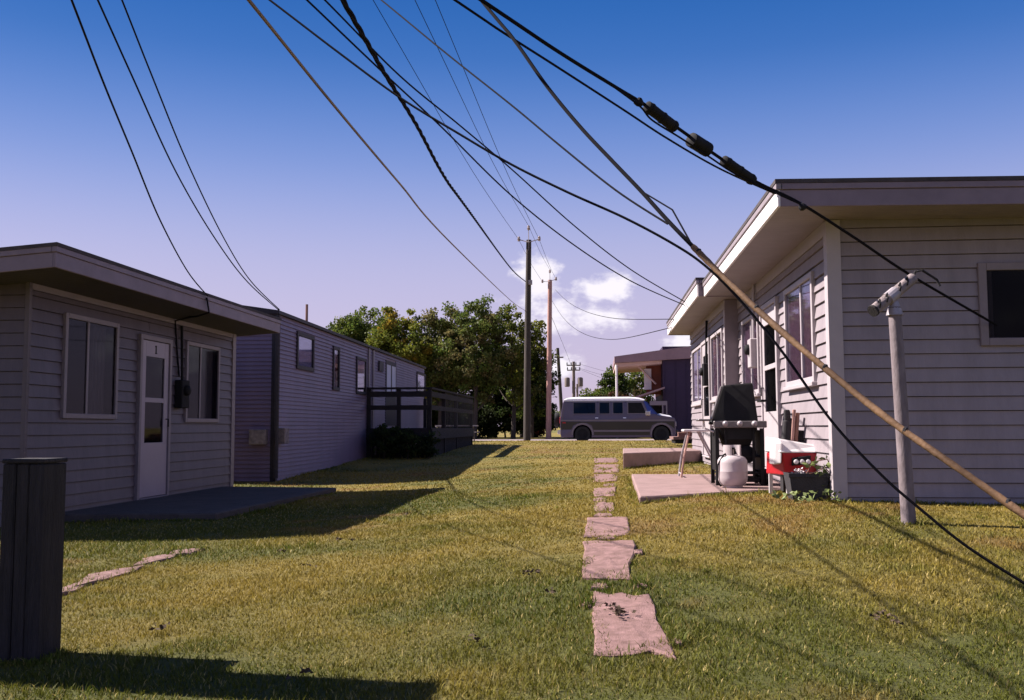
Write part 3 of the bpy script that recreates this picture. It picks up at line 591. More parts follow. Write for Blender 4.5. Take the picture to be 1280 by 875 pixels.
MB().tube([cb2, cb2 + Vector((0.02, 0, 0.05)), cb2 + Vector((0.07, 0, 0.06)), cb2 + Vector((0.18, 0.02, -0.01)), cb2 + Vector((0.20, 0.02, -0.06))], 0.009, 6).build('bent_hook', 'timber_dark', arm)

# ------------------------------------------------------------------ grill, gas cylinder, stand, toy cooker, planter
SZ = 0.355
gx0, gx1 = ray_Y(893, 560, 10.95).x, ray_Y(953, 560, 10.95).x; gy0, gy1 = 10.86, 11.34
Gr = thing('gas_grill', ((gx0 + gx1) / 2, (gy0 + gy1) / 2, SZ), 'black gas barbecue on an open cart with its lid raised', 'grill')
for x_ in (gx0, gx1 - 0.035):
    for y_ in (gy0, gy1 - 0.035): box('leg', (x_, y_, SZ), (x_ + 0.042, y_ + 0.042, SZ + 0.62), 'grill_black', Gr, bevel=0.003)
box('leg', (gx0 + 0.10, gy0, SZ + 0.1), (gx0 + 0.125, gy0 + 0.02, SZ + 0.62), 'grill_black', Gr); box('leg', (gx1 - 0.12, gy0, SZ + 0.1), (gx1 - 0.095, gy0 + 0.02, SZ + 0.62), 'grill_black', Gr)
for z_ in (SZ + 0.12, SZ + 0.30): box('shelf', (gx0 + 0.036, gy0 + 0.03, z_), (gx1 - 0.036, gy1 - 0.03, z_ + 0.018), 'grill_black', Gr)
fb = MB(); z0, z1 = SZ + 0.40, SZ + 0.66; xi0, xi1 = gx0 + 0.04, gx1 - 0.05
fb.hexa([(xi0 + 0.09, gy0 + 0.10, z0), (xi1 - 0.09, gy0 + 0.10, z0), (xi1 - 0.09, gy1 - 0.1, z0), (xi0 + 0.09, gy1 - 0.1, z0), (xi0, gy0 + 0.005, z1), (xi1, gy0 + 0.005, z1), (xi1, gy1, z1), (xi0, gy1, z1)]); fire = fb.build('firebox', 'grill_black', Gr, bevel=0.01)
[box('side_panel', (x_, gy0 + 0.044, SZ + 0.16), (x_ + 0.02, gy1 - 0.044, SZ + 0.60), 'grill_black', Gr) for x_ in (gx0 + 0.012, gx1 - 0.034)]; box('front_apron', (gx0 + 0.13, gy0 + 0.004, SZ + 0.50), (gx1 - 0.125, gy0 + 0.018, SZ + 0.622), 'grill_black', Gr)
box('base_tray', (gx0 + 0.036, gy0 + 0.02, SZ + 0.035), (gx1 - 0.036, gy1 - 0.04, SZ + 0.085), 'grill_black', Gr, bevel=0.01); box('grease_can', (gx0 + 0.19, gy0 + 0.16, SZ + 0.319), (gx0 + 0.31, gy0 + 0.28, SZ + 0.41), 'rubber_black', Gr, bevel=0.01)
cp = MB().box((gx0 - 0.02, gy0 - 0.06, SZ + 0.625), (gx1 + 0.03, gy0 + 0.0, SZ + 0.70)).build('control_panel', 'grill_metal', Gr, bevel=0.008)
for t_ in (0.2, 0.5, 0.8): MB().lathe((gx0 + (gx1 - gx0) * t_, gy0 - 0.061, SZ + 0.668), [(0.032, 0), (0.028, 0.03), (0.012, 0.045)], 12, (0, -1, 0.25)).build('knob', 'galv', cp, smooth=True)
lp = []   # lid, raised, trapezoid seen from the front
lz0, lz1 = SZ + 0.66, SZ + 1.11
L = lambda x, y, z: Vector((x, y, z))
lid = MB().hexa([L(gx0 - 0.03, gy1 - 0.20, lz0), L(gx1 + 0.0, gy1 - 0.20, lz0), L(gx1 - 0.01, gy1 + 0.05, lz0), L(gx0 - 0.02, gy1 + 0.05, lz0), L(gx0 + 0.135, gy1 - 0.06, lz1), L(gx1 - 0.035, gy1 - 0.06, lz1 + 0.03), L(gx1 - 0.045, gy1 + 0.14, lz1), L(gx0 + 0.145, gy1 + 0.14, lz1 - 0.03)]).build('lid', 'grill_black', Gr, bevel=0.025, seg=3)
MB().tube([L(gx0 - 0.005, gy1 - 0.21, lz0 + 0.06), L(gx0 + 0.125, gy1 - 0.085, lz1 - 0.02)], 0.013, 8).build('lid_rim', 'grill_metal', lid)
MB().box((gx0 - 0.17, gy0 + 0.08, SZ + 0.70), (gx0 - 0.035, gy1 - 0.1, SZ + 0.722)).build('side_shelf', 'grill_metal', Gr, bevel=0.006)
MB().box((gx1 + 0.0, gy0 + 0.1, lz1 - 0.2), (gx1 + 0.06, gy1 - 0.1, lz1 - 0.175)).build('side_bracket', 'grill_black', lid)
MB().tube([L(gx0 - 0.10, gy0 + 0.2, SZ + 0.70), L(gx0 - 0.09, gy0 + 0.2, SZ + 0.62), L(gx0 + 0.01, gy0 + 0.2, SZ + 0.58)], 0.012, 6).build('shelf_brace', 'white_metal', Gr)
for x_, y_ in ((gx1 + 0.01, gy1 - 0.06), (gx1 + 0.01, gy0 + 0.06)):
    w_ = MB().lathe((x_, y_, SZ + 0.09), [(0.088, 0), (0.09, 0.006), (0.09, 0.036), (0.085, 0.042)], 18, (1, 0, 0)).build('wheel', 'rubber_black', Gr, smooth=True)
MB().lathe((gx0 + (gx1 - gx0) * 0.68, gy0 + 0.12, SZ + 0.33), [(0.09, 0), (0.095, 0.01), (0.095, 0.06), (0.03, 0.085)], 16, (0, -1, 0.1)).build('regulator_cover', 'rubber_black', Gr, smooth=True)
tb = ray_Y(916, 606, 9.55); tX, tY = ray_Y(916, 606, 10.5).x, 10.5
Tk = thing('gas_cylinder', (tX, tY, SZ), 'white propane cylinder on the slab before the grill', 'gas cylinder')
MB().lathe((tX, tY, SZ), [(0.10, 0.0), (0.105, 0.004), (0.105, 0.03), (0.10, 0.034)], 24).build('foot_ring', 'tank_white', Tk, smooth=True)
MB().lathe((tX, tY, SZ + 0.02), [(0.08, 0.0), (0.125, 0.012), (0.15, 0.05), (0.156, 0.09), (0.156, 0.145), (0.1575, 0.15), (0.156, 0.155), (0.156, 0.235), (0.150, 0.27), (0.130, 0.298), (0.09, 0.318), (0.04, 0.325)], 32).build('tank', 'tank_white', Tk, smooth=True)
col_ = MB(); NN = 28; rr_ = 0.092
pts = [(rr_ * math.cos(a), rr_ * math.sin(a)) for a in [R(-50) + R(300) * i / NN + R(10) for i in range(NN + 1)]]
for i in range(NN):
    if 9 <= i <= 12 or 16 <= i <= 18: lo = 0.075
    else: lo = 0.0
    (xa, ya), (xb, yb) = pts[i], pts[i + 1]; k = 0.955
    col_.hexa([(tX + xa, tY + ya, SZ + 0.325 + lo), (tX + xb, tY + yb, SZ + 0.325 + lo), (tX + xb * k, tY + yb * k, SZ + 0.325 + lo), (tX + xa * k, tY + ya * k, SZ + 0.325 + lo), (tX + xa, tY + ya, SZ + 0.445), (tX + xb, tY + yb, SZ + 0.445), (tX + xb * k, tY + yb * k, SZ + 0.445), (tX + xa * k, tY + ya * k, SZ + 0.445)])
col_.build('collar', 'tank_white', Tk)
MB().tube([(tX, tY, SZ + 0.335), (tX, tY, SZ + 0.40)], 0.02, 10).build('valve', 'grill_metal', Tk); MB().lathe((tX, tY, SZ + 0.40), [(0.03, 0), (0.032, 0.008), (0.03, 0.02)], 12).build('valve_wheel', 'rubber_black', Tk)
MB().tube([(tX - 0.02, tY, SZ + 0.385), (tX - 0.10, tY - 0.07, SZ + 0.34), (tX - 0.158, tY - 0.06, SZ + 0.24), (tX - 0.165, tY - 0.04, SZ + 0.08), (tX - 0.13, tY - 0.02, SZ + 0.02), (tX - 0.05, tY + 0.25, SZ + 0.03), (gx0 + 0.2, gy0 + 0.2, SZ + 0.16)], 0.010, 6).build('gas_hose', 'rubber_black', Tk)
# folding stand
Sy0, Sy1 = 12.5, 12.9
fl = ray_Y(850, 589, Sy0); apx = ray_Y(862, 537, 12.7); apr = ray_Y(876, 537, 12.7)
St = thing('folding_stand', (ray_Y(872, 585, 12.7).x, 12.7, SZ), 'folding metal trestle stand with splayed tubular legs on the slab', 'stand')
lx, rx_ = ray_Y(850, 589, 12.7).x, ray_Y(900, 586, 12.7).x; sx0, sx1 = ray_Y(853, 536, 12.7).x, ray_Y(893, 536, 12.7).x; tzz = SZ + 0.58
for y_ in (12.5, 12.9):
    MB().tube([(lx, y_, SZ + 0.0), (lx + 0.035, y_, SZ + 0.25), (sx0 + 0.075, y_ * 0.6 + 12.7 * 0.4, tzz)], 0.0125, 8).build('leg', 'pole_light' if y_ < 12.6 else 'galv', St)
    MB().tube([(rx_ + 0.02, y_, SZ + 0.0), (sx0 + 0.20, y_ * 0.6 + 12.7 * 0.4, tzz)], 0.0125, 8).build('leg', 'galv', St)
MB().tube([(lx + 0.006, 12.5, SZ + 0.045), (lx + 0.006, 12.9, SZ + 0.045)], 0.01, 8).build('stretcher', 'galv', St); MB().tube([(rx_ + 0.005, 12.5, SZ + 0.045), (rx_ + 0.005, 12.9, SZ + 0.045)], 0.01, 8).build('stretcher', 'galv', St)
MB().box((sx0, 12.52, tzz - 0.005), (sx1, 12.88, tzz + 0.025)).build('top_plate', 'white_plastic', St, bevel=0.01, seg=2)
# red and white toy cooker against the wall
ky = 9.75
def KX(px, y=ky): return ray_Y(px, 560, y).x
def KZ(py, y=ky): return ray_Y(1000, py, y).z
gk = 0.30
Tc = thing('toy_cooker', (KX(998), ky, gk), 'red and white plastic toy appliance with three round dials by the sunlit wall', 'toy appliance')
k0, k1 = KX(977), KX(1027); zb_, zt_ = KZ(594), KZ(566)
MB().hexa([(k0 + 0.02, ky, zb_), (k1 - 0.03, ky, zb_), (k1 - 0.03, ky + 0.34, zb_), (k0 - 0.10, ky + 0.34, zb_), (k0, ky - 0.03, zt_), (k1, ky - 0.03, zt_), (k1, ky + 0.34, zt_), (k0 - 0.09, ky + 0.34, zt_)]).build('body', 'red_plastic', Tc, bevel=0.012, seg=2)
MB().hexa([(k0 - 0.03, ky - 0.04, zt_ + 0.001), (k1 + 0.012, ky - 0.04, zt_ + 0.001), (k1 + 0.012, ky + 0.36, zt_ + 0.001), (k0 - 0.11, ky + 0.36, zt_ + 0.001), (k0 - 0.02, ky + 0.05, KZ(548)), (k1 - 0.03, ky + 0.05, KZ(557)), (k1 - 0.03, ky + 0.36, KZ(556)), (k0 - 0.10, ky + 0.36, KZ(546))]).build('top_shell', 'white_plastic', Tc, bevel=0.02, seg=3)
MB().hexa([(k0 - 0.075, ky + 0.02, KZ(581)), (k0 - 0.012, ky - 0.032, KZ(580)), (k0 - 0.012, ky + 0.2, KZ(580)), (k0 - 0.09, ky + 0.2, KZ(581)), (k0 - 0.065, ky + 0.02, KZ(552)), (k0 - 0.0, ky - 0.032, KZ(552)), (k0 - 0.0, ky + 0.2, KZ(552)), (k0 - 0.08, ky + 0.2, KZ(552))]).build('side_shell', 'white_plastic', Tc, bevel=0.015, seg=2)
dp_ = MB().hexa([(KX(988), ky - 0.045, KZ(582)), (KX(1012), ky - 0.045, KZ(580)), (KX(1012), ky - 0.018, KZ(580)), (KX(988), ky - 0.018, KZ(582)), (KX(989), ky - 0.05, KZ(572)), (KX(1012), ky - 0.05, KZ(569)), (KX(1012), ky - 0.02, KZ(569)), (KX(989), ky - 0.02, KZ(572))]).build('dial_panel', 'rubber_black', Tc, bevel=0.006)
for q in (993.5, 1001, 1008.5): MB().lathe((KX(q), ky - 0.05, KZ(577)), [(0.024, 0), (0.022, 0.012), (0.01, 0.016)], 12, (0, -1, 0)).build('dial', 'white_metal', dp_)
MB().tube([(k1 + 0.005, ky + 0.05, zt_ + 0.06), (k1 + 0.02, ky + 0.04, zt_ - 0.05), (k1 - 0.01, ky + 0.05, zt_ - 0.16)], 0.008, 6).build('cord', 'rubber_black', Tc)
for (a, b) in ((k0 - 0.06, ky + 0.30), (k0 + 0.06, ky + 0.03), (k1 - 0.06, ky + 0.03), (k1 - 0.06, ky + 0.30)): MB().bar((a, b, gk - 0.02), (a, b, zb_ + 0.002), 0.035, 0.035).build('leg', 'white_plastic', Tc)
# lean-to things behind it
bgx = KX(985, 10.25)
Bg = MB(); 
Bg.hexa([(KX(976, 10.2), 10.15, 0.62), (KX(992, 10.2), 10.15, 0.62), (KX(992, 10.2), 10.33, 0.62), (KX(976, 10.2), 10.33, 0.62), (KX(981, 10.2), 10.2, KZ(525, 10.2)), (KX(992, 10.2), 10.2, KZ(522, 10.2)), (KX(992, 10.2), 10.3, KZ(522, 10.2)), (KX(981, 10.2), 10.3, KZ(525, 10.2))])
cn = thing('canister_vacuum', (KX(984, 10.24), 10.24, 0.36), 'tall black canister with a small capped neck behind the red and white appliance', 'canister')
Bg.build('body', 'cloth_dark', cn, bevel=0.02, seg=2)
MB().hexa([(KX(982, 10.2), 10.2, KZ(525, 10.2)), (KX(990, 10.2), 10.2, KZ(525, 10.2)), (KX(990, 10.2), 10.28, KZ(525, 10.2)), (KX(982, 10.2), 10.28, KZ(525, 10.2)), (KX(982, 10.2), 10.2, KZ(512, 10.2)), (KX(989, 10.2), 10.2, KZ(512, 10.2)), (KX(989, 10.2), 10.28, KZ(512, 10.2)), (KX(982, 10.2), 10.28, KZ(512, 10.2))]).build('neck', 'cloth_dark', cn, bevel=0.015, seg=2)
MB().box((KX(977, 10.2), 10.16, 0.34), (KX(991, 10.2), 10.32, 0.619)).build('base', 'cloth_dark', cn)
bd = thing('leaning_boards', (KX(996, 10.22), 10.22, 0.36), 'two worn brown boards leaning on the sunlit wall behind the red appliance', 'boards')
MB().bar((KX(986, 10.2) - 0.02, 10.16, 0.33), (KX(994, 10.2), 10.2, KZ(512, 10.2)), 0.045, 0.03).build('board', 'pole_light', bd, bevel=0.004)
MB().bar((KX(990, 10.2) - 0.01, 10.2, 0.33), (KX(999, 10.2), 10.24, KZ(516, 10.2)), 0.07, 0.035).build('board', 'brown_board', bd, bevel=0.004)
MB().bar((KX(997, 10.2), 10.26, 0.33), (KX(1003, 10.2), 10.28, KZ(538, 10.2)), 0.08, 0.06).build('board', 'timber_dark', bd, bevel=0.004)
# planter box
py_ = 9.12
def PX(px): return ray_Y(px, 600, py_).x
def PZ(py): return ray_Y(1010, py, py_).z
Pl = thing('planter', (PX(1010), py_ + 0.15, 0.28), 'dark flared planter tub with white blossoms and a trailing vine by the cabin corner', 'planter')
pz0, pz1 = gzf(PX(1010), py_) - 0.01, PZ(592); a0, a1, b0, b1 = PX(991), PX(1032), PX(986), PX(1036)
pb = MB(); t = 0.018
outer = [(a0, py_, pz0), (a1, py_, pz0), (a1, py_ + 0.24, pz0), (a0, py_ + 0.24, pz0)]; top = [(b0, py_ - 0.03, pz1), (b1, py_ - 0.03, pz1), (b1, py_ + 0.27, pz1), (b0, py_ + 0.27, pz1)]
itop = [(b0 + t, py_ - 0.03 + t, pz1), (b1 - t, py_ - 0.03 + t, pz1), (b1 - t, py_ + 0.27 - t, pz1), (b0 + t, py_ + 0.27 - t, pz1)]; ib = [(x, y, pz1 - 0.05) for (x, y, z) in itop]
pb.add(outer + top + itop + ib, [(3, 2, 1, 0)] + [(i, (i + 1) % 4, 4 + (i + 1) % 4, 4 + i) for i in range(4)] + [(4 + i, 4 + (i + 1) % 4, 8 + (i + 1) % 4, 8 + i) for i in range(4)] + [(8 + i, 8 + (i + 1) % 4, 12 + (i + 1) % 4, 12 + i) for i in range(4)])
pb.build('tub', 'planter', Pl)
MB().box((b0 - 0.008, py_ - 0.038, pz1 - 0.035), (b1 + 0.008, py_ - 0.031, pz1 + 0.004)).build('rim', 'planter', Pl, bevel=0.003)
MB().add(ib, [(0, 1, 2, 3)]).build('soil', 'soil', Pl)
def leaf_mb(mb, p, size, up=0.5):
    a = random.uniform(0, 6.283); d = Vector((math.cos(a), math.sin(a), random.uniform(-0.4, up))).normalized(); s = d.orthogonal().normalized(); s = (Matrix.Rotation(random.uniform(0, 3), 3, d) @ s)
    n_ = d.cross(s); mb.add([p, p + d * size * 0.5 + s * size * 0.33 + n_ * size * 0.06, p + d * size, p + d * size * 0.5 - s * size * 0.33 + n_ * size * 0.06], [(0, 1, 2, 3)])
fl_ = MB()
for k in range(3):
    c = Vector((PX(996 + 4.2 * k), py_ + random.uniform(0.02, 0.06), pz1 + random.uniform(0.0, 0.02)))
    for j in range(22):
        v = Vector((random.gauss(0, 1), random.gauss(0, 1), random.gauss(0, 1))).normalized() * 0.03; leaf_mb(fl_, c + v * random.uniform(0.5, 1), 0.026, 0.9)
fl_.build('blossom', 'white_plastic', Pl)
vn = MB(); vl = MB()
for (pts) in ([(1008, 592), (1014, 582), (1022, 576), (1034, 574), (1037, 580)], [(1012, 592), (1020, 590), (1030, 592), (1034, 602)], [(1020, 590), (1031, 584), (1036, 590)]):
    pp = [ray_Y(x, y, py_ - 0.05 + 0.03 * i) for i, (x, y) in enumerate(pts)]; vn.tube(pp, 0.005, 5)
    for q in pp[1:]:
        for j in range(4): leaf_mb(vl, q + Vector((random.gauss(0, 0.012), random.gauss(0, 0.012), random.gauss(0, 0.012))), random.uniform(0.05, 0.085))
vn.build('vine_stem', 'brown_board', Pl); vl.build('vine_leaves', 'vine', Pl)
wd = MB()
for k in range(70):
    x_ = random.uniform(1.55, 2.1); y_ = random.uniform(8.72, 9.02); leaf_mb(wd, Vector((x_, y_, gzf(x_, y_) + random.uniform(0.0, 0.10))), random.uniform(0.03, 0.07), 1.2)
meta(wd.build('weeds', 'vine', None), 'low leafy weeds along the foot of the cabin corner', 'weeds', kind='stuff')
# ------------------------------------------------------------------ van
VX, VY, VZ = ray_Y(700, 540, 44.6).x, 44.6, 0.283
Vn = thing('van', (VX + 2.6, VY + 1.0, VZ), 'old two-tone conversion van with white roof and blue windshield shade', 'van')
def hwid(z): return 0.985 if z < 1.05 else 0.985 - 0.17 * ((z - 1.05) / 0.95) ** 1.3
def vp(x, z, side=-1, off=0.0): return Vector((VX + x, VY + 1.0 + side * (hwid(z) + off), VZ + z))
def arch(cx, r=0.43, z0=0.22):
    zc = 0.36; a0 = math.asin((z0 - zc) / r); return [(cx + r * math.cos(a), zc + r * math.sin(a)) for a in [math.pi - a0 + (-(math.pi - 2 * a0)) * i / 14 for i in range(15)]]
WR, WF = 1.02, 4.58
prof = [(0.02, 0.36), (0.05, 0.22)] + arch(WR) + arch(WF) + [(5.16, 0.22), (5.22, 0.40), (5.22, 0.95), (5.17, 1.08), (4.95, 1.15), (4.42, 1.22), (4.18, 1.50), (3.90, 1.84), (3.80, 1.90), (0.20, 1.90), (0.14, 1.80), (0.04, 1.20), (0.0, 1.0)]
vb = MB(); n_ = len(prof); L0 = [vp(x, z, -1) for x, z in prof]; L1 = [vp(x, z, 1) for x, z in prof]
vb.add(L0 + L1, [tuple(range(n_)), tuple(range(n_, 2 * n_))[::-1]] + [(i, (i + 1) % n_, n_ + (i + 1) % n_, n_ + i) for i in range(n_)])
vbody = vb.build('body', 'van_paint', Vn, bevel=0.02, seg=2)
MB().box((VX + 0.15, VY + 0.36, VZ + 0.19), (VX + 5.1, VY + 1.64, VZ + 0.95)).build('chassis', 'rubber_black', Vn)
rf = MB(); ring = []
for (x, dz_, k) in ((0.16, 0.0, 1.0), (0.19, 0.05, 0.99), (0.34, 0.12, 0.95), (0.7, 0.16, 0.94), (3.2, 0.16, 0.94), (3.6, 0.12, 0.94), (3.80, 0.06, 0.97), (3.88, 0.0, 0.99)):
    hw_ = hwid(1.9) + 0.012; row = []
    for j in range(13):
        a = math.pi * j / 12; c = math.cos(a); s_ = math.sin(a); row.append(Vector((VX + x, VY + 1.0 - hw_ * k * (abs(c) ** 0.4) * (1 if c > 0 else -1), VZ + 1.895 + dz_ * (s_ ** 0.45) + 0.012)))
    ring.append(row)
vs = [v for r_ in ring for v in r_]; rf.add(vs, [(i * 13 + j, i * 13 + j + 1, (i + 1) * 13 + j + 1, (i + 1) * 13 + j) for i in range(len(ring) - 1) for j in range(12)])
rf.build('roof', 'van_white', Vn, smooth=True)
def vquad(name, pts, m, off=0.006, side=-1, parent=None, th=0.006):
    lo = [vp(x, z, side, off - th) for x, z in pts]; hi = [vp(x, z, side, off) for x, z in pts]; n = len(pts)
    return MB().add(lo + hi, [tuple(range(n)), tuple(range(n, 2 * n))] + [(i, (i + 1) % n, n + (i + 1) % n, n + i) for i in range(n)]).build(name, m, parent or Vn)
for side in (-1, 1):
    for (a, b) in ((0.62, 1.62), (1.80, 2.25), (2.42, 2.85)):
        f_ = vquad('side_window', [(a - 0.03, 1.27), (b + 0.03, 1.27), (b + 0.03, 1.83), (a - 0.03, 1.83)], 'van_stripe', 0.008, side); vquad('pane', [(a, 1.30), (b, 1.30), (b, 1.80), (a, 1.80)], 'glass_dark', 0.014, side, f_); vquad('tint', [(a, 1.30), (b, 1.30), (b, 1.80), (a, 1.80)], 'rubber_black', 0.0105, side, f_, 0.002)
    f_ = vquad('front_door_window', [(3.05, 1.27), (4.02, 1.27), (3.74, 1.83), (3.05, 1.83)], 'van_stripe', 0.008, side); vquad('pane', [(3.10, 1.31), (3.90, 1.31), (3.70, 1.79), (3.10, 1.79)], 'rubber_black', 0.0115, side, f_)
    vquad('lower_panel', [(0.06, 0.58), (WR - 0.5, 0.58), (WR - 0.42, 0.76), (WR - 0.2, 0.87), (WR + 0.2, 0.87), (WR + 0.42, 0.76), (WR + 0.5, 0.56), (WF - 0.5, 0.56), (WF - 0.42, 0.76), (WF - 0.2, 0.87), (WF + 0.2, 0.87), (WF + 0.45, 0.72), (5.16, 0.60), (5.16, 0.93), (0.04, 0.93)], 'van_dark', 0.006, side)
    vquad('belt_stripe', [(0.04, 0.955), (5.16, 0.955), (5.15, 1.02), (0.04, 1.02)], 'van_stripe', 0.007, side)
    vquad('sill_stripe', [(WR + 0.52, 0.48), (WF - 0.52, 0.48), (WF - 0.52, 0.54), (WR + 0.52, 0.54)], 'van_stripe', 0.007, side); vquad('sill_panel', [(WR + 0.52, 0.315), (WF - 0.52, 0.315), (WF - 0.52, 0.47), (WR + 0.52, 0.47)], 'van_dark', 0.006, side)
    for x_ in (1.72, 2.98): vquad('door_seam', [(x_, 0.34), (x_ + 0.012, 0.34), (x_ + 0.012, 1.86), (x_, 1.86)], 'rubber_black', 0.009, side)
    for cx in (WR, WF):
        aa = [R(-5) + R(190) * i / 14 for i in range(15)]; oo = [(cx + 0.50 * math.cos(a), 0.38 + 0.50 * math.sin(a)) for a in aa] + [(cx + 0.43 * math.cos(a), 0.37 + 0.43 * math.sin(a)) for a in aa[::-1]]
        mb = MB(); lo = [vp(x, z, side, 0.002) for x, z in oo]; hi = [vp(x, z, side, 0.02) for x, z in oo]; N2 = len(aa)
        fs = [];
        for i in range(N2 - 1): q = (i, i + 1, 2 * N2 - 2 - i, 2 * N2 - 1 - i); fs += [q, tuple(x + 2 * N2 for x in q)]
        fs += [(i, (i + 1) % (2 * N2), 2 * N2 + (i + 1) % (2 * N2), 2 * N2 + i) for i in range(2 * N2)]; mb.add(lo + hi, fs).build('wheel_arch', 'van_stripe', Vn)
    for cx in (WR, WF):
        w_ = thing_ = MB().lathe((VX + cx, VY + 1.0 + side * 0.70, VZ + 0.365), [(0.24, 0.0), (0.355, 0.015), (0.368, 0.05), (0.368, 0.18), (0.35, 0.215), (0.24, 0.22)], 26, (0, side, 0)).build('wheel', 'tyre', Vn, smooth=True)
        MB().lathe((VX + cx, VY + 1.0 + side * 0.70, VZ + 0.365), [(0.238, 0.221), (0.225, 0.228), (0.20, 0.19), (0.09, 0.19), (0.07, 0.235), (0.02, 0.24)], 22, (0, side, 0)).build('rim', 'rubber_black', w_, smooth=True)
for x_ in (1.60, 2.86): vquad('door_handle', [(x_, 1.08), (x_ + 0.14, 1.08), (x_ + 0.14, 1.12), (x_, 1.12)], 'chrome', 0.03, -1, None, 0.03)
vquad('side_marker', [(0.12, 0.86), (0.26, 0.86), (0.26, 0.92), (0.12, 0.92)], 'red_plastic', 0.014); vquad('rain_gutter', [(0.2, 1.865), (3.82, 1.865), (3.82, 1.89), (0.2, 1.89)], 'van_white', 0.03, -1, None, 0.03)
ws = [(4.40, 1.26), (3.93, 1.82)]
wsq = MB(); hw_ = 0.80; c = [Vector((VX + 4.40 + 0.012, VY + 1 - 0.86, VZ + 1.26)), Vector((VX + 4.412, VY + 1.86, VZ + 1.26)), Vector((VX + 3.942, VY + 1 + 0.76, VZ + 1.82)), Vector((VX + 3.942, VY + 1 - 0.76, VZ + 1.82))]
wsq.prism(c, (0.016, 0, 0.012)); wsq.build('windshield', 'van_blue', Vn)
vquad('shade_side', [(4.02, 1.30), (4.38, 1.26), (4.14, 1.53), (3.90, 1.83), (3.80, 1.85)], 'van_blue', 0.012, -1)
MB().hexa([Vector((VX + 4.46, VY + 0.35, VZ + 1.205)), Vector((VX + 5.10, VY + 0.35, VZ + 1.12)), Vector((VX + 5.10, VY + 1.65, VZ + 1.12)), Vector((VX + 4.46, VY + 1.65, VZ + 1.205)), Vector((VX + 4.50, VY + 0.40, VZ + 1.30)), Vector((VX + 5.0, VY + 0.45, VZ + 1.20)), Vector((VX + 5.0, VY + 1.55, VZ + 1.20)), Vector((VX + 4.50, VY + 1.6, VZ + 1.30))]).build('hood', 'van_white', Vn, bevel=0.03, seg=3)
MB().box((VX + 5.20, VY + 0.05, VZ + 0.40), (VX + 5.33, VY + 1.95, VZ + 0.55)).build('front_bumper', 'van_dark', Vn, bevel=0.03, seg=2)
MB().box((VX - 0.12, VY + 0.02, VZ + 0.36), (VX + 0.05, VY + 1.98, VZ + 0.54)).build('rear_bumper', 'chrome', Vn, bevel=0.03, seg=2)
for y_ in (0.12, 1.62): MB().box((VX + 5.205, VY + y_, VZ + 0.72), (VX + 5.25, VY + y_ + 0.26, VZ + 0.92)).build('headlight', 'white_plastic', Vn, bevel=0.01); MB().box((VX - 0.015, VY + y_ - 0.05, VZ + 0.85), (VX + 0.03, VY + y_ + 0.12, VZ + 1.15)).build('tail_light', 'red_plastic', Vn, bevel=0.01)
MB().box((VX + 5.205, VY + 0.5, VZ + 0.62), (VX + 5.235, VY + 1.5, VZ + 0.93)).build('grille', 'rubber_black', Vn)
mr_ = MB().box((VX + 3.86, VY - 0.22, VZ + 1.20), (VX + 4.08, VY - 0.12, VZ + 1.40)).build('mirror', 'chrome', Vn, bevel=0.03, seg=2); MB().tube([(VX + 4.02, VY - 0.12, VZ + 1.36), (VX + 4.12, VY + 0.04, VZ + 1.42)], 0.015, 6).build('mirror_arm', 'chrome', mr_)
sw = MB().lathe((VX - 0.26, VY + 0.62, VZ + 1.02), [(0.2, 0.0), (0.34, 0.015), (0.35, 0.05), (0.35, 0.15), (0.33, 0.2), (0.2, 0.21)], 24, (1, 0, 0)).build('spare_wheel', 'tyre', Vn, smooth=True); MB().lathe((VX - 0.275, VY + 0.62, VZ + 1.02), [(0.29, 0.0), (0.28, 0.012)], 20, (1, 0, 0)).build('wheel_cover', 'van_stripe', sw)

# ------------------------------------------------------------------ utility poles
def insulator(p, par, m='porcelain', h=0.22, axis=(0, 0, 1)): return MB().lathe(p, [(0.03, 0), (0.075, 0.03), (0.04, 0.06), (0.085, 0.09), (0.045, 0.13), (0.07, 0.16), (0.03, h)], 10, axis).build('insulator', m, par, smooth=True)
P1 = ray_Y(658.5, 551, 43.0); p1x, p1y = P1.x, 43.0; p1t = ray_Y(661, 300, 43.0)
Po1 = thing('utility_pole', (p1x, p1y, 0.36), 'dark weathered utility pole at the lawn edge with three pin insulators', 'utility pole')
MB().tube([(p1x, p1y, -0.3), (p1x * 0.5 + p1t.x * 0.5 - 0.01, p1y, p1t.z * 0.5), tuple(p1t)], [0.165, 0.145, 0.115], 14).build('shaft', 'pole_dark', Po1, smooth=True)
MB().tube([p1t + Vector((0, -0.1, -0.5)), p1t + Vector((0, -0.1, 0.45))], 0.02, 6).build('top_pin', 'galv', Po1); insulator(p1t + Vector((0, -0.1, 0.42)), Po1)
il, ir = ray_Y(648.5, 299.5, 43.0), ray_Y(674, 299, 43.0)
for q in (il, ir): MB().tube([p1t + Vector((0, -0.12, -0.12)), q], 0.022, 6).build('bracket_arm', 'galv', Po1); insulator(q + Vector((0, 0, -0.08)), Po1)
kp = ray_Y(663, 353, 42.85); MB().box((kp.x - 0.08, kp.y - 0.08, kp.z - 0.1), (kp.x + 0.08, kp.y + 0.08, kp.z + 0.1)).build('cable_bracket', 'galv', Po1)
P2 = ray_Y(685.5, 546, 57.5); p2x, p2y = P2.x, 57.5; p2t = ray_Y(687.5, 350, 57.5)
Po2 = thing('utility_pole', (p2x, p2y, 0.36), 'paler reddish utility pole across the street beside the van', 'utility pole')
MB().tube([(p2x, p2y, -0.3), tuple(p2t)], [0.17, 0.125], 14).build('shaft', 'pole_light', Po2, smooth=True)
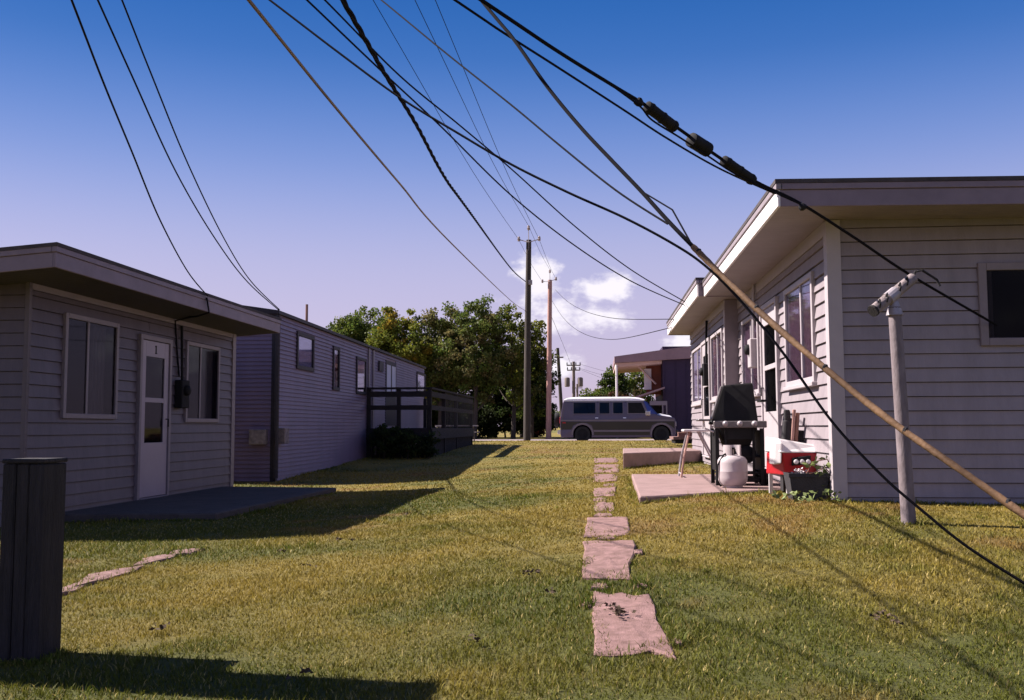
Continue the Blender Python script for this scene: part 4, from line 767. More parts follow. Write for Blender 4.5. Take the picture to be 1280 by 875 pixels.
MB().tube([p2t + Vector((0, -0.1, -0.4)), p2t + Vector((0, -0.1, 0.4))], 0.02, 6).build('top_pin', 'galv', Po2); insulator(p2t + Vector((0, -0.1, 0.4)), Po2)
jl, jr = ray_Y(678, 352, 57.5), ray_Y(695, 349, 57.5)
for q in (jl, jr): MB().tube([p2t + Vector((0, -0.13, -0.1)), q], 0.02, 6).build('bracket_arm', 'galv', Po2); insulator(q + Vector((0, 0, -0.08)), Po2)
t3 = ray_Y(697, 435, 92); b3_ = ray_Y(704, 545, 92)
Po3 = thing('utility_pole', (b3_.x, 92, 0.36), 'thin leaning utility pole far behind the van', 'utility pole'); MB().tube([(b3_.x, 92, -0.2), tuple(t3)], [0.2, 0.15], 10).build('shaft', 'pole_dark', Po3, smooth=True); MB().bar(t3 + Vector((-0.3, -0.2, -0.9)), t3 + Vector((0.55, -0.2, -0.9)), 0.1, 0.12).build('crossarm', 'pole_grey', Po3)
t4 = ray_Y(717, 452, 112); b4 = ray_Y(717.5, 545, 112)
Po4 = thing('utility_pole', (b4.x, 112, 0.36), 'distant utility pole carrying two transformer cans and crossarms', 'utility pole'); MB().tube([(b4.x, 112, -0.2), tuple(t4)], [0.22, 0.17], 10).build('shaft', 'pole_grey', Po4, smooth=True)
for z_, w_ in ((-0.45, 0.8), (-1.0, 0.75)):
    MB().bar(t4 + Vector((-w_, -0.25, z_)), t4 + Vector((w_, -0.25, z_)), 0.12, 0.12).build('crossarm', 'pole_grey', Po4)
    for s_ in (-0.7, -0.25, 0.25, 0.7): insulator(t4 + Vector((s_ * w_ / 0.75, -0.25, z_ + 0.06)), Po4, 'rubber_black', 0.3)
for s_ in (-0.75, 0.75): MB().lathe(t4 + Vector((s_, -0.1, -2.9)), [(0.2, 0), (0.31, 0.06), (0.31, 0.95), (0.25, 1.05), (0.08, 1.1)], 14).build('transformer', 'pole_grey', Po4, smooth=True)
t5 = ray_Y(721.5, 480, 150); b5 = ray_Y(722, 545, 150)
Po5 = thing('utility_pole', (b5.x, 150, 0.36), 'tiny farthest utility pole beside the transformer pole', 'utility pole'); MB().tube([(b5.x, 150, -0.2), tuple(t5)], [0.2, 0.16], 8).build('shaft', 'pole_grey', Po5, smooth=True); MB().bar(t5 + Vector((-0.8, 0, -0.6)), t5 + Vector((0.8, 0, -0.6)), 0.12, 0.12).build('crossarm', 'pole_grey', Po5)

# ------------------------------------------------------------------ overhead cables: each hangs in an upright plane between two plan points
def catmull(pts, n=6):
    out = []; P = [pts[0]] + pts + [pts[-1]]
    for i in range(1, len(P) - 2):
        for k in range(n):
            t = k / n; a, b, c, d = P[i - 1], P[i], P[i + 1], P[i + 2]
            out.append(0.5 * ((2 * b) + (c - a) * t + (2 * a - 5 * b + 4 * c - d) * t * t + (3 * b - a - 3 * c + d) * t ** 3))
    return out + [pts[-1]]
def plane_pts(pix, A, B):
    A, B = Vector((A[0], A[1], 0)), Vector((B[0], B[1], 0)); u = (B - A).normalized(); n = Vector((u.y, -u.x, 0)); out = []
    for (x, y) in pix:
        d = pixdir(x, y); t = (A - EYE).dot(n) / d.dot(n); out.append(EYE + d * t)
    return out
def plan_at(px, Y): 
    d = pixdir(px, 200); return (d.x / d.y * Y, Y)
def wire(name, pts, rad, m, label, cat='cable', group=None, n=6, ext=None, twist=False, parent=None):
    if ext: pts = [pts[0] + (pts[0] - pts[1]).normalized() * ext] + pts
    pp = catmull(pts, 8)
    if twist:
        o = MB()
        L_ = [0]
        for i in range(1, len(pp)): L_.append(L_[-1] + (pp[i] - pp[i - 1]).length)
        fine = []; N = int(L_[-1] / 0.09); j = 0
        for k in range(N + 1):
            s = L_[-1] * k / N
            while j < len(pp) - 2 and L_[j + 1] < s: j += 1
            f = (s - L_[j]) / max(1e-6, L_[j + 1] - L_[j]); fine.append(pp[j].lerp(pp[j + 1], f))
        for ph in (0, 2.1, 4.2):
            o.tube([q + Vector((math.cos(k * 0.7 + ph), 0, math.sin(k * 0.7 + ph))) * rad * 0.9 for k, q in enumerate(fine)], rad * 0.75, 5)
    else: o = MB().tube(pp, rad, n)
    ob = o.build(name, m, parent, smooth=True)
    if parent is None: meta(ob, label, cat, group)
    return ob, pp
pe = lambda x, y, Y: ray_Y(x, y, Y)
A1 = plan_at(315, 4.0)
wire('drop_cable', plane_pts([(315, 5), (420, 135), (500, 230), (565, 305), (640, 377)], A1, (p1x, 42.85)) + [pe(656, 388, 42.85)], 0.0085, 'cable_gold', 'thick golden-brown cable sagging down to the dark lawn-edge pole', ext=3)
A2 = plan_at(432, 6.0)
wire('drop_cable', plane_pts([(432, 6), (480, 90), (520, 155), (555, 220), (585, 262), (640, 337)], A2, (p1x, 42.85)) + [pe(657, 352, 42.85)], 0.0125, 'cable', 'black twisted service cable running to the dark lawn-edge pole', ext=5, twist=True)
for (q, top, lb) in ((il, (471, 8), 'the bracket insulator facing the trailer home'), (p1t + Vector((0, -0.1, 0.62)), (522, 7), 'the highest pin insulator'), (ir, (547, 7), 'the bracket insulator facing the shop')):
    e = pe(top[0], top[1], 19.5); mdd = (e + q) / 2; mdd.z -= 0.25
    wire('power_line', [e, mdd, Vector(q)], 0.0085, 'cable', 'bare power line ending at ' + lb + ' of the dark pole', group='bare lines on the dark pole', ext=25)
for (q, r_, lb) in ((il, jl, 'trailer-side bracket insulators'), (p1t + Vector((0, -0.1, 0.62)), p2t + Vector((0, -0.1, 0.6)), 'top pin insulators'), (ir, jr, 'shop-side bracket insulators')):
    a, b = Vector(q), Vector(r_); mdd = (a + b) / 2; mdd.z -= 0.12; wire('power_line', [a, mdd, b], 0.008, 'cable', 'short bare power line linking the ' + lb + ' of the dark and reddish poles', group='bare lines between the two poles')
# left service drops
la = Vector((-5.0, 12.1, LS + 0.19)); lt = pe(91, 4, 5.2)
wire('drop_cable', plane_pts([(91, 4), (130, 105), (165, 190), (200, 275), (235, 340)], (lt.x, lt.y), (la.x, la.y)) + [la], 0.0075, 'cable', 'black service cable ending on the eave of the cabin with the numbered door', ext=3)
tz_ = tw.P(0.0, TZ + 0.03, 0.05)
for pix, st, lb in (([(124, 4), (165, 95), (220, 215), (270, 300), (310, 353)], 6.4, 'lower of two service cables meeting at the trailer home roof corner'), ([(154, 4), (190, 95), (235, 205), (280, 298), (314, 352)], 7.2, 'upper of two service cables meeting at the trailer home roof corner')):
    e = pe(pix[0][0], pix[0][1], st); wire('drop_cable', plane_pts(pix, (e.x, e.y), (tz_.x, tz_.y)) + [tz_ + Vector((0, 0, 0.02 if 'upper' in lb else 0))], 0.008, 'cable', lb, ext=3)
# right-hand bundle with splice cases
ap = pe(1245, 406, 8.93); a_ = pe(612, 7, 5.0)
bpix = [(612, 7), (697, 64), (768, 108), (806, 131), (850, 162), (895, 194), (945, 227), (1000, 254), (1068, 297), (1140, 345), (1245, 406)]
bp3 = plane_pts(bpix, (a_.x, a_.y), (ap.x, ap.y))
bun, bpp = wire('telephone_cable', bp3, 0.0105, 'cable', 'black cable bundle with three splice cases crossing before the shaded gable', ext=2)
def case(p, q, r, name, fins=True):
    p, q = Vector(p), Vector(q); d = (q - p).normalized(); Lq = (q - p).length
    o = MB().lathe(p, [(r * 0.45, 0), (r, 0.012), (r * 1.02, Lq * 0.3), (r, Lq * 0.32), (r, Lq * 0.66), (r * 1.02, Lq * 0.68), (r, Lq - 0.012), (r * 0.45, Lq)], 12, d).build(name, 'rubber_black', bun, smooth=True)
    if fins:
        for t_ in (0.12, 0.5, 0.86): MB().lathe(p + d * Lq * t_, [(r * 1.06, 0), (r * 1.12, 0.006), (r * 1.12, 0.018), (r * 1.06, 0.024)], 12, d).build('clamp_band', 'rubber_black', o)
    return o
def bpt(x, y): return plane_pts([(x, y)], (a_.x, a_.y), (ap.x, ap.y))[0] + Vector((0, -0.015, -0.012))
case(bpt(807, 130), bpt(845, 159), 0.034, 'splice_case'); case(bpt(862, 172), bpt(886, 187), 0.047, 'junction_can', False); case(bpt(903, 198), bpt(942, 225), 0.034, 'splice_case')
wire('', plane_pts([(768, 109), (800, 133), (815, 150), (850, 172), (885, 195), (915, 215), (945, 230), (1000, 255)], (a_.x, a_.y - 0.05), (ap.x, ap.y - 0.05)), 0.006, 'cable', '', parent=bun)[0].name = 'side_cable'
MB().lathe(bpt(797, 131), [(0.012, 0), (0.03, 0.01), (0.03, 0.03), (0.012, 0.05)], 8, (0.3, 0, 1)).build('cable_clamp', 'rubber_black', bun); MB().lathe(bpt(998, 257), [(0.015, 0), (0.028, 0.01), (0.028, 0.03), (0.015, 0.05)], 8, (1, 0, 0)).build('cable_clamp', 'rubber_black', bun)
e2 = pe(579, 7, 5.4); h2 = Vector((1.53, 8.4, RS + 0.12))
wire('drop_cable', plane_pts([(579, 7), (628, 40), (697, 84), (779, 137), (834, 173), (900, 211)], (e2.x, e2.y), (h2.x, h2.y)) + [h2], 0.0075, 'cable', 'black service cable attached at the near eave corner of the sunlit cabin', ext=2)
# guy wire with wooden guard
g0, g1 = pe(607, 7, 5.2), pe(1275, 640, 3.4)
gp = plane_pts([(607, 7), (642, 49), (683, 107), (724.5, 157.7), (765.6, 201.5), (801, 238.5), (835, 276), (866, 308)], (g0.x, g0.y), (g1.x, g1.y))
gl_ = plane_pts([(866, 308), (900, 342), (950, 390), (1000, 434), (1060, 484), (1120, 531), (1200, 587), (1275, 640), (1340, 684)], (g0.x, g0.y), (g1.x, g1.y))
guy, _ = wire('guy_wire', gp + gl_[1:], 0.0095, 'cable', 'guy wire sleeved in a long worn wooden guard slanting past the cabin corner', 'guy wire', ext=2)
gpp = catmull(gl_, 8); NG = len(gpp)
MB().tube(gpp, [0.0125 + 0.0012 * math.sin(i * 0.55) * math.sin(i * 0.21) + 0.0012 * (i % 2) for i in range(NG)], 9).build('wooden_guard', 'guard_wood', guy, smooth=True)
for k in range(2, NG - 1, 13):
    d = (gpp[k + 1] - gpp[k]).normalized(); MB().lathe(gpp[k], [(0.0125, 0), (0.0145, 0.003), (0.0145, 0.010), (0.0125, 0.013)], 10, d + Vector((0.25, 0, 0.25))).build('wrap_band', 'timber_dark', guy)
MB().tube([gp[-3], gp[-2] + Vector((0.02, 0, 0.05)), gp[-1] + Vector((0, 0, 0.0))], 0.004, 6).build('loose_strand', 'cable', guy)
q0, q1 = pe(345, 6, 5.8), pe(1275, 727, 4.6)
wire('guy_wire', plane_pts([(345, 6), (425, 67), (500, 122), (575, 168), (640, 206), (711, 241), (780, 272), (840, 304), (880, 331), (923, 373), (978, 440), (1040, 527), (1100, 592), (1150, 636), (1210, 684), (1290, 735)], (q0.x, q0.y), (q1.x, q1.y)), 0.0075, 'cable', 'bare black guy wire sweeping below the wooden guard into the grass', 'guy wire', ext=2)
e3 = pe(484, 6, 6.2); h3 = gp[-2] + Vector((0, 0.02, -0.01))
wire('drop_cable', plane_pts([(484, 6), (560, 68.5), (640, 132), (700, 182), (770, 238)], (e3.x, e3.y), (h3.x, h3.y)) + [h3], 0.005, 'cable', 'thin black cable joining the top of the wooden guy guard', ext=2)
h4 = Vector((1.45, 16.3, RS2 + 0.12))
for pix, st, lb in (([(390, 6), (475, 87), (550, 157), (640, 245), (720, 308), (790, 352)], 7.0, 'lower thin cable running to the eave of the farther clapboard unit'), ([(412, 6), (500, 95), (575, 157), (640, 212), (720, 284), (790, 338)], 7.6, 'upper thin cable running to the eave of the farther clapboard unit')):
    e = pe(pix[0][0], pix[0][1], st); k = Vector((0, 0.0, 0.06)) if 'upper' in lb else Vector((0, 0, 0)); wire('drop_cable', plane_pts(pix, (e.x, e.y), (h4.x, h4.y)) + [h4 + k], 0.008, 'cable', lb, ext=2)
a, b = pe(694, 362, 57.4), Vector((1.44, 18.6, RS2 + 0.14)); a2 = pe(690, 376, 57.4)
for (s_, e_, sag, lb) in ((a, b, 0.55, 'upper service cable from the reddish pole to the farther clapboard unit'), (a2, b + Vector((0, 0.6, -0.1)), 1.0, 'lower slack service cable from the reddish pole to the farther clapboard unit')):
    wire('drop_cable', [s_] + [s_.lerp(e_, t) - Vector((0, 0, sag * 4 * t * (1 - t))) for t in (0.25, 0.5, 0.75)] + [e_], 0.009, 'cable', lb)
for k, (s_, e_) in enumerate(((t4 + Vector((-0.7, -0.25, -0.3)), pe(840, 478, 78)), (t4 + Vector((0.7, -0.25, -0.3)), pe(845, 470, 78)), (t4 + Vector((0.7, -0.25, -0.9)), pe(845, 490, 78)))):
    m_ = (s_ + e_) / 2; m_.z -= 0.5; wire('power_line', [s_, m_, e_], 0.012, 'cable', 'faint line leaving the distant transformer pole', group='lines from the transformer pole')
wire('power_line', [p2t + Vector((0, -0.1, -2.0)), (p2t + t4) / 2 + Vector((0, 0, -1.5)), t4 + Vector((0, -0.2, -1.2))], 0.012, 'cable', 'sagging line from the reddish pole to the distant transformer pole')
wire('drop_cable', [pe(656, 388, 42.85), pe(664, 405, 46), pe(672, 425, 50), pe(682, 470, 57.3)], 0.01, 'cable', 'slack cable drooping from the dark pole to the reddish pole')

# ------------------------------------------------------------------ blue shop across the street
SY = 58.5; sc = lambda x, y, Y=SY: ray_Y(x, y, Y)
bx0 = sc(829, 500).x; bxe = bx0 + 9; bt = sc(840, 433).z
Sh = thing('shop_building', (bx0 + 4, SY + 4, 0.36), 'dark blue two-storey shop with projecting canopy and orange front', 'shop')
MB().box((bx0, SY, 0.2), (bxe, SY + 8, bt)).build('wall', 'shop_blue', Sh)
for k in range(14): MB().box((bx0 + 0.12 + k * 0.62, SY - 0.03, 0.36), (bx0 + 0.16 + k * 0.62, SY - 0.001, bt - 0.05)).build('wall_batten', 'shop_blue', Sh)
MB().box((bx0 - 0.02, SY + 1.6, sc(820, 492).z), (bx0 - 0.001, SY + 7.5, bt - 0.3)).build('front_panel', 'shop_orange', Sh)
MB().box((bx0 - 0.9, SY + 1.58, sc(820, 492).z), (bx0 - 0.021, SY + 1.65, bt - 0.35)).build('orange_screen', 'shop_orange', Sh)
cx0 = sc(768, 450).x; zc0, zc1 = sc(768, 458).z, sc(768, 446).z; dzc = bt - sc(768, 446).z
cn_ = MB().hexa([(cx0, SY - 0.3, zc0 + 0.2), (bx0 + 4, SY - 0.3, zc0 + 0.55), (bx0 + 4, SY + 7.8, zc0 + 0.55), (cx0, SY + 7.8, zc0 + 0.2), (cx0, SY - 0.3, zc1), (bx0 + 4, SY - 0.3, bt + 0.3), (bx0 + 4, SY + 7.8, bt + 0.3), (cx0, SY + 7.8, zc1)]).build('canopy', 'shop_fascia', Sh)
for k in range(4): MB().hexa([(cx0 + 0.05, SY + 0.2 + k * 1.9, zc0 - 0.02), (bx0 - 0.03, SY + 0.2 + k * 1.9, zc0 + 0.15), (bx0 - 0.03, SY + 1.9 + k * 1.9, zc0 + 0.15), (cx0 + 0.05, SY + 1.9 + k * 1.9, zc0 - 0.02), (cx0 + 0.05, SY + 0.2 + k * 1.9, zc0 + 0.19), (bx0 - 0.03, SY + 0.2 + k * 1.9, zc0 + 0.35), (bx0 - 0.03, SY + 1.9 + k * 1.9, zc0 + 0.35), (cx0 + 0.05, SY + 1.9 + k * 1.9, zc0 + 0.19)]).build('soffit_panel', 'shop_soffit', cn_)
MB().tube([(cx0 + 0.12, SY + 0.1, 0.3), (cx0 + 0.12, SY + 0.1, zc0 + 0.1)], 0.07, 8).build('canopy_post', 'white_metal', Sh)
MB().tube([sc(798, 458, SY + 1.2), sc(820, 480, SY + 1.2)], 0.06, 6).build('brace', 'shop_soffit', Sh)
wp = MB().box((sc(805, 470, SY + 1.4).x, SY + 1.3, sc(810, 487, SY + 1.4).z), (sc(814, 470, SY + 1.4).x, SY + 1.36, sc(810, 461, SY + 1.4).z)).build('sign_board', 'white_plastic', Sh)
lr = sc(785, 499, SY - 0.8); lr2 = sc(830, 484, SY - 0.8)
MB().hexa([(lr.x, SY - 1.6, lr.z - 0.10), (bx0 - 0.002, SY - 1.6, lr2.z - 0.10), (bx0 - 0.002, SY + 3, lr2.z - 0.10), (lr.x, SY + 3, lr.z - 0.10), (lr.x, SY - 1.6, lr.z), (bx0 - 0.002, SY - 1.6, lr2.z), (bx0 - 0.002, SY + 3, lr2.z), (lr.x, SY + 3, lr.z)]).build('porch_roof', 'shop_fascia', Sh)
MB().box((sc(792, 520, SY - 0.2).x, SY + 2.0, 0.3), (bx0 - 0.003, SY + 2.1, lr.z - 0.12)).build('porch_wall', 'dark_interior', Sh)
fw_ = MB(); za, zb2 = sc(820, 525).z, sc(820, 502).z; xa, xb = sc(812, 510, SY - 1.2).x, sc(834, 510, SY - 1.2).x
fw_.box((xa, SY - 1.3, zb2 - 0.24), (xb, SY - 1.2, zb2)).box((xb - 0.07, SY - 1.3, za), (xb, SY - 1.2, zb2 - 0.241)).box((xb - 0.3, SY - 1.3, za), (xb - 0.23, SY - 1.2, zb2 - 0.241)).box((xa, SY - 1.3, za - 0.08), (xb, SY - 1.2, za - 0.001)); fw_.build('porch_rail', 'van_stripe', Sh)
for x_ in (xa + 0.06, xb - 0.14): MB().box((x_, SY - 1.29, 0.3), (x_ + 0.08, SY - 1.21, za - 0.081)).build('porch_post', 'van_stripe', Sh)

# flatbed beside the farther unit
ft = ray_Y(855, 548, 30); fx0, fx1 = ray_Y(841, 545, 30).x, ray_Y(880, 545, 30).x
Ft = thing('flat_trailer', ((fx0 + fx1) / 2, 30.5, 0.36), 'low flatbed trailer with a pinkish deck beyond the far slab', 'trailer')
MB().box((fx0, 29.8, 0.60), (fx1 + 0.6, 31.4, 0.68)).build('bed', 'concrete_old', Ft)
MB().box((fx0 + 0.06, 29.84, 0.48), (fx1 + 0.5, 31.36, 0.599)).build('frame', 'rubber_black', Ft)
for y_ in (29.70, 31.40): MB().lathe((fx0 + 1.0, y_, 0.36 + 0.17), [(0.1, 0), (0.165, 0.01), (0.17, 0.04), (0.165, 0.09), (0.1, 0.1)], 16, (0, 1, 0)).build('wheel', 'tyre', Ft, smooth=True)
for k, (x_, y_) in enumerate(((fx0 + 0.25, 29.9), (fx0 + 0.6, 30.2), (fx0 + 0.42, 30.6))):
    br = MB()
    for j in range(2): br.box((x_ - 0.1, y_ + j * 0.0, 0.681 + j * 0.07), (x_ + 0.12 - 0.03 * j, y_ + 0.2, 0.749 + j * 0.07))
    meta(br.build('rubble_block', 'brown_board', None, bevel=0.01), 'broken brown block lying on the flatbed trailer', 'block', 'blocks on the flatbed')
# picnic table under the trees beside the deck
tp_ = ray_Y(571, 545, 40); Pt = thing('picnic_table', (tp_.x, 40, 0.36), 'grey picnic table seen past the end of the deck', 'table')
MB().box((tp_.x - 0.85, 39.65, 1.02), (tp_.x + 0.85, 40.35, 1.07)).build('tabletop', 'galv', Pt)
for y_ in (39.2, 40.55): MB().box((tp_.x - 0.85, y_, 0.76), (tp_.x + 0.85, y_ + 0.25, 0.80)).build('bench', 'galv', Pt)
for x_ in (-0.65, 0.65):
    for s_ in (-1, 1): MB().bar((tp_.x + x_, 40 + s_ * 0.62, 0.34), (tp_.x + x_, 40 + s_ * 0.25, 1.02), 0.04, 0.09).build('leg', 'pole_grey', Pt)

# ------------------------------------------------------------------ trees
def tree(base, h, rx, cz0, nclump, nleaf, leaf, palette, label, seed, group='trees across the street', name='tree', trunk_r=0.16, lean=0.0, spread=0.55, limbs=7, conic=0.0):
    rng = np.random.default_rng(seed); rnd = random.Random(seed)
    x, y = base; z = 0.27; root = thing(name, (x, y, z), label, 'tree', group)
    tm = MB(); top = Vector((x + lean, y, z + h * 0.80)); pts = [Vector((x, y, z - 0.2)), Vector((x + lean * 0.2 + rnd.uniform(-.1, .1), y, z + h * 0.25)), Vector((x + lean * 0.55 + rnd.uniform(-.2, .2), y + rnd.uniform(-.2, .2), z + h * 0.55)), top]
    tm.tube(catmull(pts, 4), [trunk_r * (1.15 - 1.0 * i / 12.5) for i in range(13)], 8)
    trunk = tm.build('trunk', 'bark', root, smooth=True); tips = []; lm = MB()
    for k in range(limbs):
        t = 0.22 + 0.66 * (k + rnd.random() * 0.6) / limbs; p0 = pts[0].lerp(pts[3], t); p0.x = x + lean * t; a = k * 2.4 + rnd.uniform(-.4, .4); r = 0.85 * rx * rnd.uniform(0.6, 0.95) * (1 - 0.45 * t)
        p2 = p0 + Vector((math.cos(a) * r, math.sin(a) * r, min(h * rnd.uniform(0.10, 0.24), z + 0.86 * h - p0.z))); p1 = p0.lerp(p2, 0.5) + Vector((0, 0, -0.1 * r)); lm.tube(catmull([p0, p1, p2], 4), [trunk_r * 0.5 * (1 - t * 0.6) * (1 - 0.09 * i) for i in range(9)], 5); tips += [p1, p2, p2]
    lm.build('limbs', 'bark', trunk, smooth=True)
    # clumps in the crown volume, denser near limb tips
    C = []; cz = z + cz0 + (h - cz0) * 0.5; rz = (h - cz0) * 0.5
    lob = rng.uniform(0, 6.28, 6)
    while len(C) < nclump:
        v = rng.normal(size=3); v /= np.linalg.norm(v); rad = rng.uniform(0.35, 1.0) ** 0.6
        az = math.atan2(v[1], v[0]); bul = 0.93 + 0.17 * math.sin(3 * az + lob[0]) * math.sin(2.5 * v[2] * 2 + lob[1]) + 0.12 * math.sin(5 * az + lob[2] + 4 * v[2])
        px_, py2, pz_ = v * rad * bul; w = 1 - conic * (pz_ * 0.5 + 0.5)
        C.append((x + lean * (pz_ * 0.5 + 0.5) + px_ * rx * w, y + py2 * rx * w, cz + pz_ * rz))
    for q in tips: C.append(tuple(q))
    C = np.array(C); dd_ = np.sqrt(((C[:, None] - C[None]) ** 2).sum(-1)); C = C[(dd_ < 1.15 * max(1, rx / 2.3)).sum(1) > 5]; nC = len(C); per = int(nleaf * 1.9) // nC; N = per * nC
    cr = rng.uniform(0.28, 0.62, nC) * spread / 0.55
    cen = np.repeat(C, per, 0); off = rng.normal(size=(N, 3)); off /= np.linalg.norm(off, axis=1)[:, None]; off *= (rng.uniform(0, 1, N) ** 0.5)[:, None] * np.repeat(cr, per)[:, None] * np.array([1, 1, 0.75])
    P = cen + off; sz = leaf * 0.76 * rng.uniform(0.6, 1.3, N)
    d = rng.normal(size=(N, 3)); d[:, 2] -= 0.3; d /= np.linalg.norm(d, axis=1)[:, None]; s = np.cross(d, rng.normal(size=(N, 3))); s /= np.linalg.norm(s, axis=1)[:, None]
    co = np.stack([P - d * sz[:, None] * .5, P + s * sz[:, None] * .36, P + d * sz[:, None] * .5, P - s * sz[:, None] * .36], 1).reshape(-1, 3)
    pal = np.array(palette); ci = rng.integers(0, len(pal), nC); cc = np.repeat(pal[ci], per, 0) * rng.uniform(0.65, 1.3, (N, 1)); cc[:, 0] *= rng.uniform(0.85, 1.2, N)
    cr_o = mesh_np('crown', co - np.array([x, y, z]), np.arange(N * 4).reshape(-1, 4), 'leaves', np.repeat(cc, 4, 0), (x, y, z), root); meta(cr_o, kind=None)
    return root
GREEN = [(0.085, 0.12, 0.022), (0.11, 0.14, 0.025), (0.07, 0.10, 0.024)]
YEL = [(0.16, 0.175, 0.024), (0.13, 0.155, 0.024), (0.11, 0.14, 0.024), (0.24, 0.18, 0.025)]
DARK = [(0.03, 0.045, 0.014), (0.04, 0.06, 0.016), (0.028, 0.038, 0.016)]
OLIVE = [(0.13, 0.14, 0.04), (0.11, 0.13, 0.034), (0.09, 0.115, 0.026), (0.15, 0.135, 0.05)]
RED = [(0.11, 0.035, 0.022), (0.08, 0.03, 0.02), (0.06, 0.05, 0.02)]
def tx(px, Y): return (ray_Y(px, 500, Y).x, Y)
def th(py, Y): return ray_Y(640, py, Y).z - 0.27
TREES = [  # px, dist, top py, radius, crown base, clumps, leaves, palette, label
 (432, 60, 390, 2.0, 3.0, 70, 4200, GREEN, 'small dark green tree over the near half of the trailer roof'),
 (468, 61, 380, 2.4, 2.6, 90, 5400, GREEN + YEL[1:2], 'green tree with drooping sprays left of the yellowing one'),
 (502, 59, 374, 2.3, 2.0, 90, 5600, YEL, 'yellow-green tree with orange patches above the trailer roof'),
 (549, 60, 371, 2.1, 1.8, 90, 5600, OLIVE, 'olive tree with a rounded tip between the yellowing and the tallest tree'),
 (593, 59, 360, 2.5, 1.6, 120, 7600, OLIVE[1:] + GREEN[:1], 'tallest olive-green tree beside the dark pole'),
 (641, 61, 374, 2.3, 2.0, 90, 5400, YEL[:3] + OLIVE[:1], 'yellowish tree directly behind the dark lawn-edge pole'),
 (664, 62.5, 425, 1.7, 1.2, 60, 3600, GREEN + DARK[:1], 'low green tree between the dark and the reddish poles'),
 (619, 66, 420, 2.6, 0.8, 90, 5200, DARK + GREEN[:1], 'dark bushy tree filling the gap behind the tallest one'),
 (568, 67, 425, 2.8, 0.6, 90, 5200, DARK, 'dark bushy tree behind the olive tree'),
 (525, 66, 425, 2.8, 0.6, 90, 5200, DARK, 'dark bushy tree behind the yellowing tree'),
 (480, 68, 420, 3.0, 0.6, 90, 5000, DARK + GREEN[:1], 'dark bushy tree behind the drooping green tree'),
 (652, 68, 455, 2.6, 0.3, 80, 4600, DARK, 'dark low tree behind the yellowish tree'),
]
for i, (px_, Yd, tpy, rx_2, cz0, nc, nl, pal, lb) in enumerate(TREES):
    h_ = th(tpy, Yd); tree(tx(px_, Yd), h_, rx_2, cz0, int(nc * 1.5), int(nl * 1.35), 0.22, [tuple(c_ * (0.95 if pal is not DARK else 0.7) for c_ in q_) for q_ in pal], lb, 100 + i, limbs=8, trunk_r=0.15)
for i, (px_, Yd, tpy, r_, pal, lb) in enumerate(((600, 64.2, 497, 1.9, DARK, 'dark shrub at the foot of the tallest tree'), (632, 65, 492, 2.0, DARK, 'dark shrub beside the dark lawn-edge pole'), (665, 64.5, 498, 1.6, DARK + RED[:1], 'dark reddish shrub beside the reddish pole'), (560, 64, 490, 2.2, DARK, 'dark shrub past the end of the deck'), (520, 63, 488, 2.2, DARK, 'dark shrub behind the deck railing'), (480, 63, 488, 2.2, DARK, 'dark shrub behind the trailer home'))):
    tree(tx(px_, Yd), th(tpy, Yd), r_, 0.05, 60, 3600, 0.22, pal, lb, 200 + i, group='shrubs across the street', name='shrub', limbs=4, trunk_r=0.06)
for i, (x_, y_, h_, r_) in enumerate(((-5.35, 24.0, 0.85, 0.42), (-4.75, 23.95, 0.7, 0.4), (-4.25, 24.1, 0.55, 0.32))):
    tree((x_, y_), h_, r_, 0.0, 40, 900, 0.085, DARK, ('dark weedy bush at the deck foot against the trailer wall', 'dark weedy bush at the middle of the deck front', 'low dark weedy bush at the outer deck corner')[i], 350 + i, group='bushes along the deck', name='bush', limbs=3, trunk_r=0.02, spread=0.16)
for i, (px_, Yd, tpy, r_, cz0, pal, lb, cn2) in enumerate(((768, 74, 452, 1.5, 0.5, GREEN + DARK[:1], 'feathery green tree behind the canopy post', 0.4), (793, 78, 452, 2.2, 0.4, GREEN + OLIVE[:1], 'rounded green tree seen under the shop canopy', 0.1), (748, 78, 484, 1.5, 0.2, GREEN + YEL[1:2], 'small yellow-green bush left of the feathery tree', 0), (766, 70, 488, 1.5, 0.1, RED, 'reddish bush behind the van roof', 0), (785, 72, 490, 1.4, 0.1, RED + GREEN[:1], 'red and green bush beside the canopy post', 0))):
    tree(tx(px_, Yd), th(tpy, Yd), r_, cz0, 70, 4200, 0.24, pal, lb, 300 + i, group='trees behind the shop canopy', limbs=6, trunk_r=0.1, conic=cn2)
for i in range(16):
    px_ = 660 + i * 26 if i < 8 else 330 - (i - 8) * 60; Yd = 175 + 25 * (i % 3); tree(tx(px_, Yd), RNG.uniform(3.0, 5.0) if i < 8 else RNG.uniform(7, 11), 4.5, 0.3, 34, 1100, 0.8, DARK + GREEN, 'hazy far tree on the horizon', 400 + i, group='far horizon trees', limbs=3, trunk_r=0.2, spread=1.3)

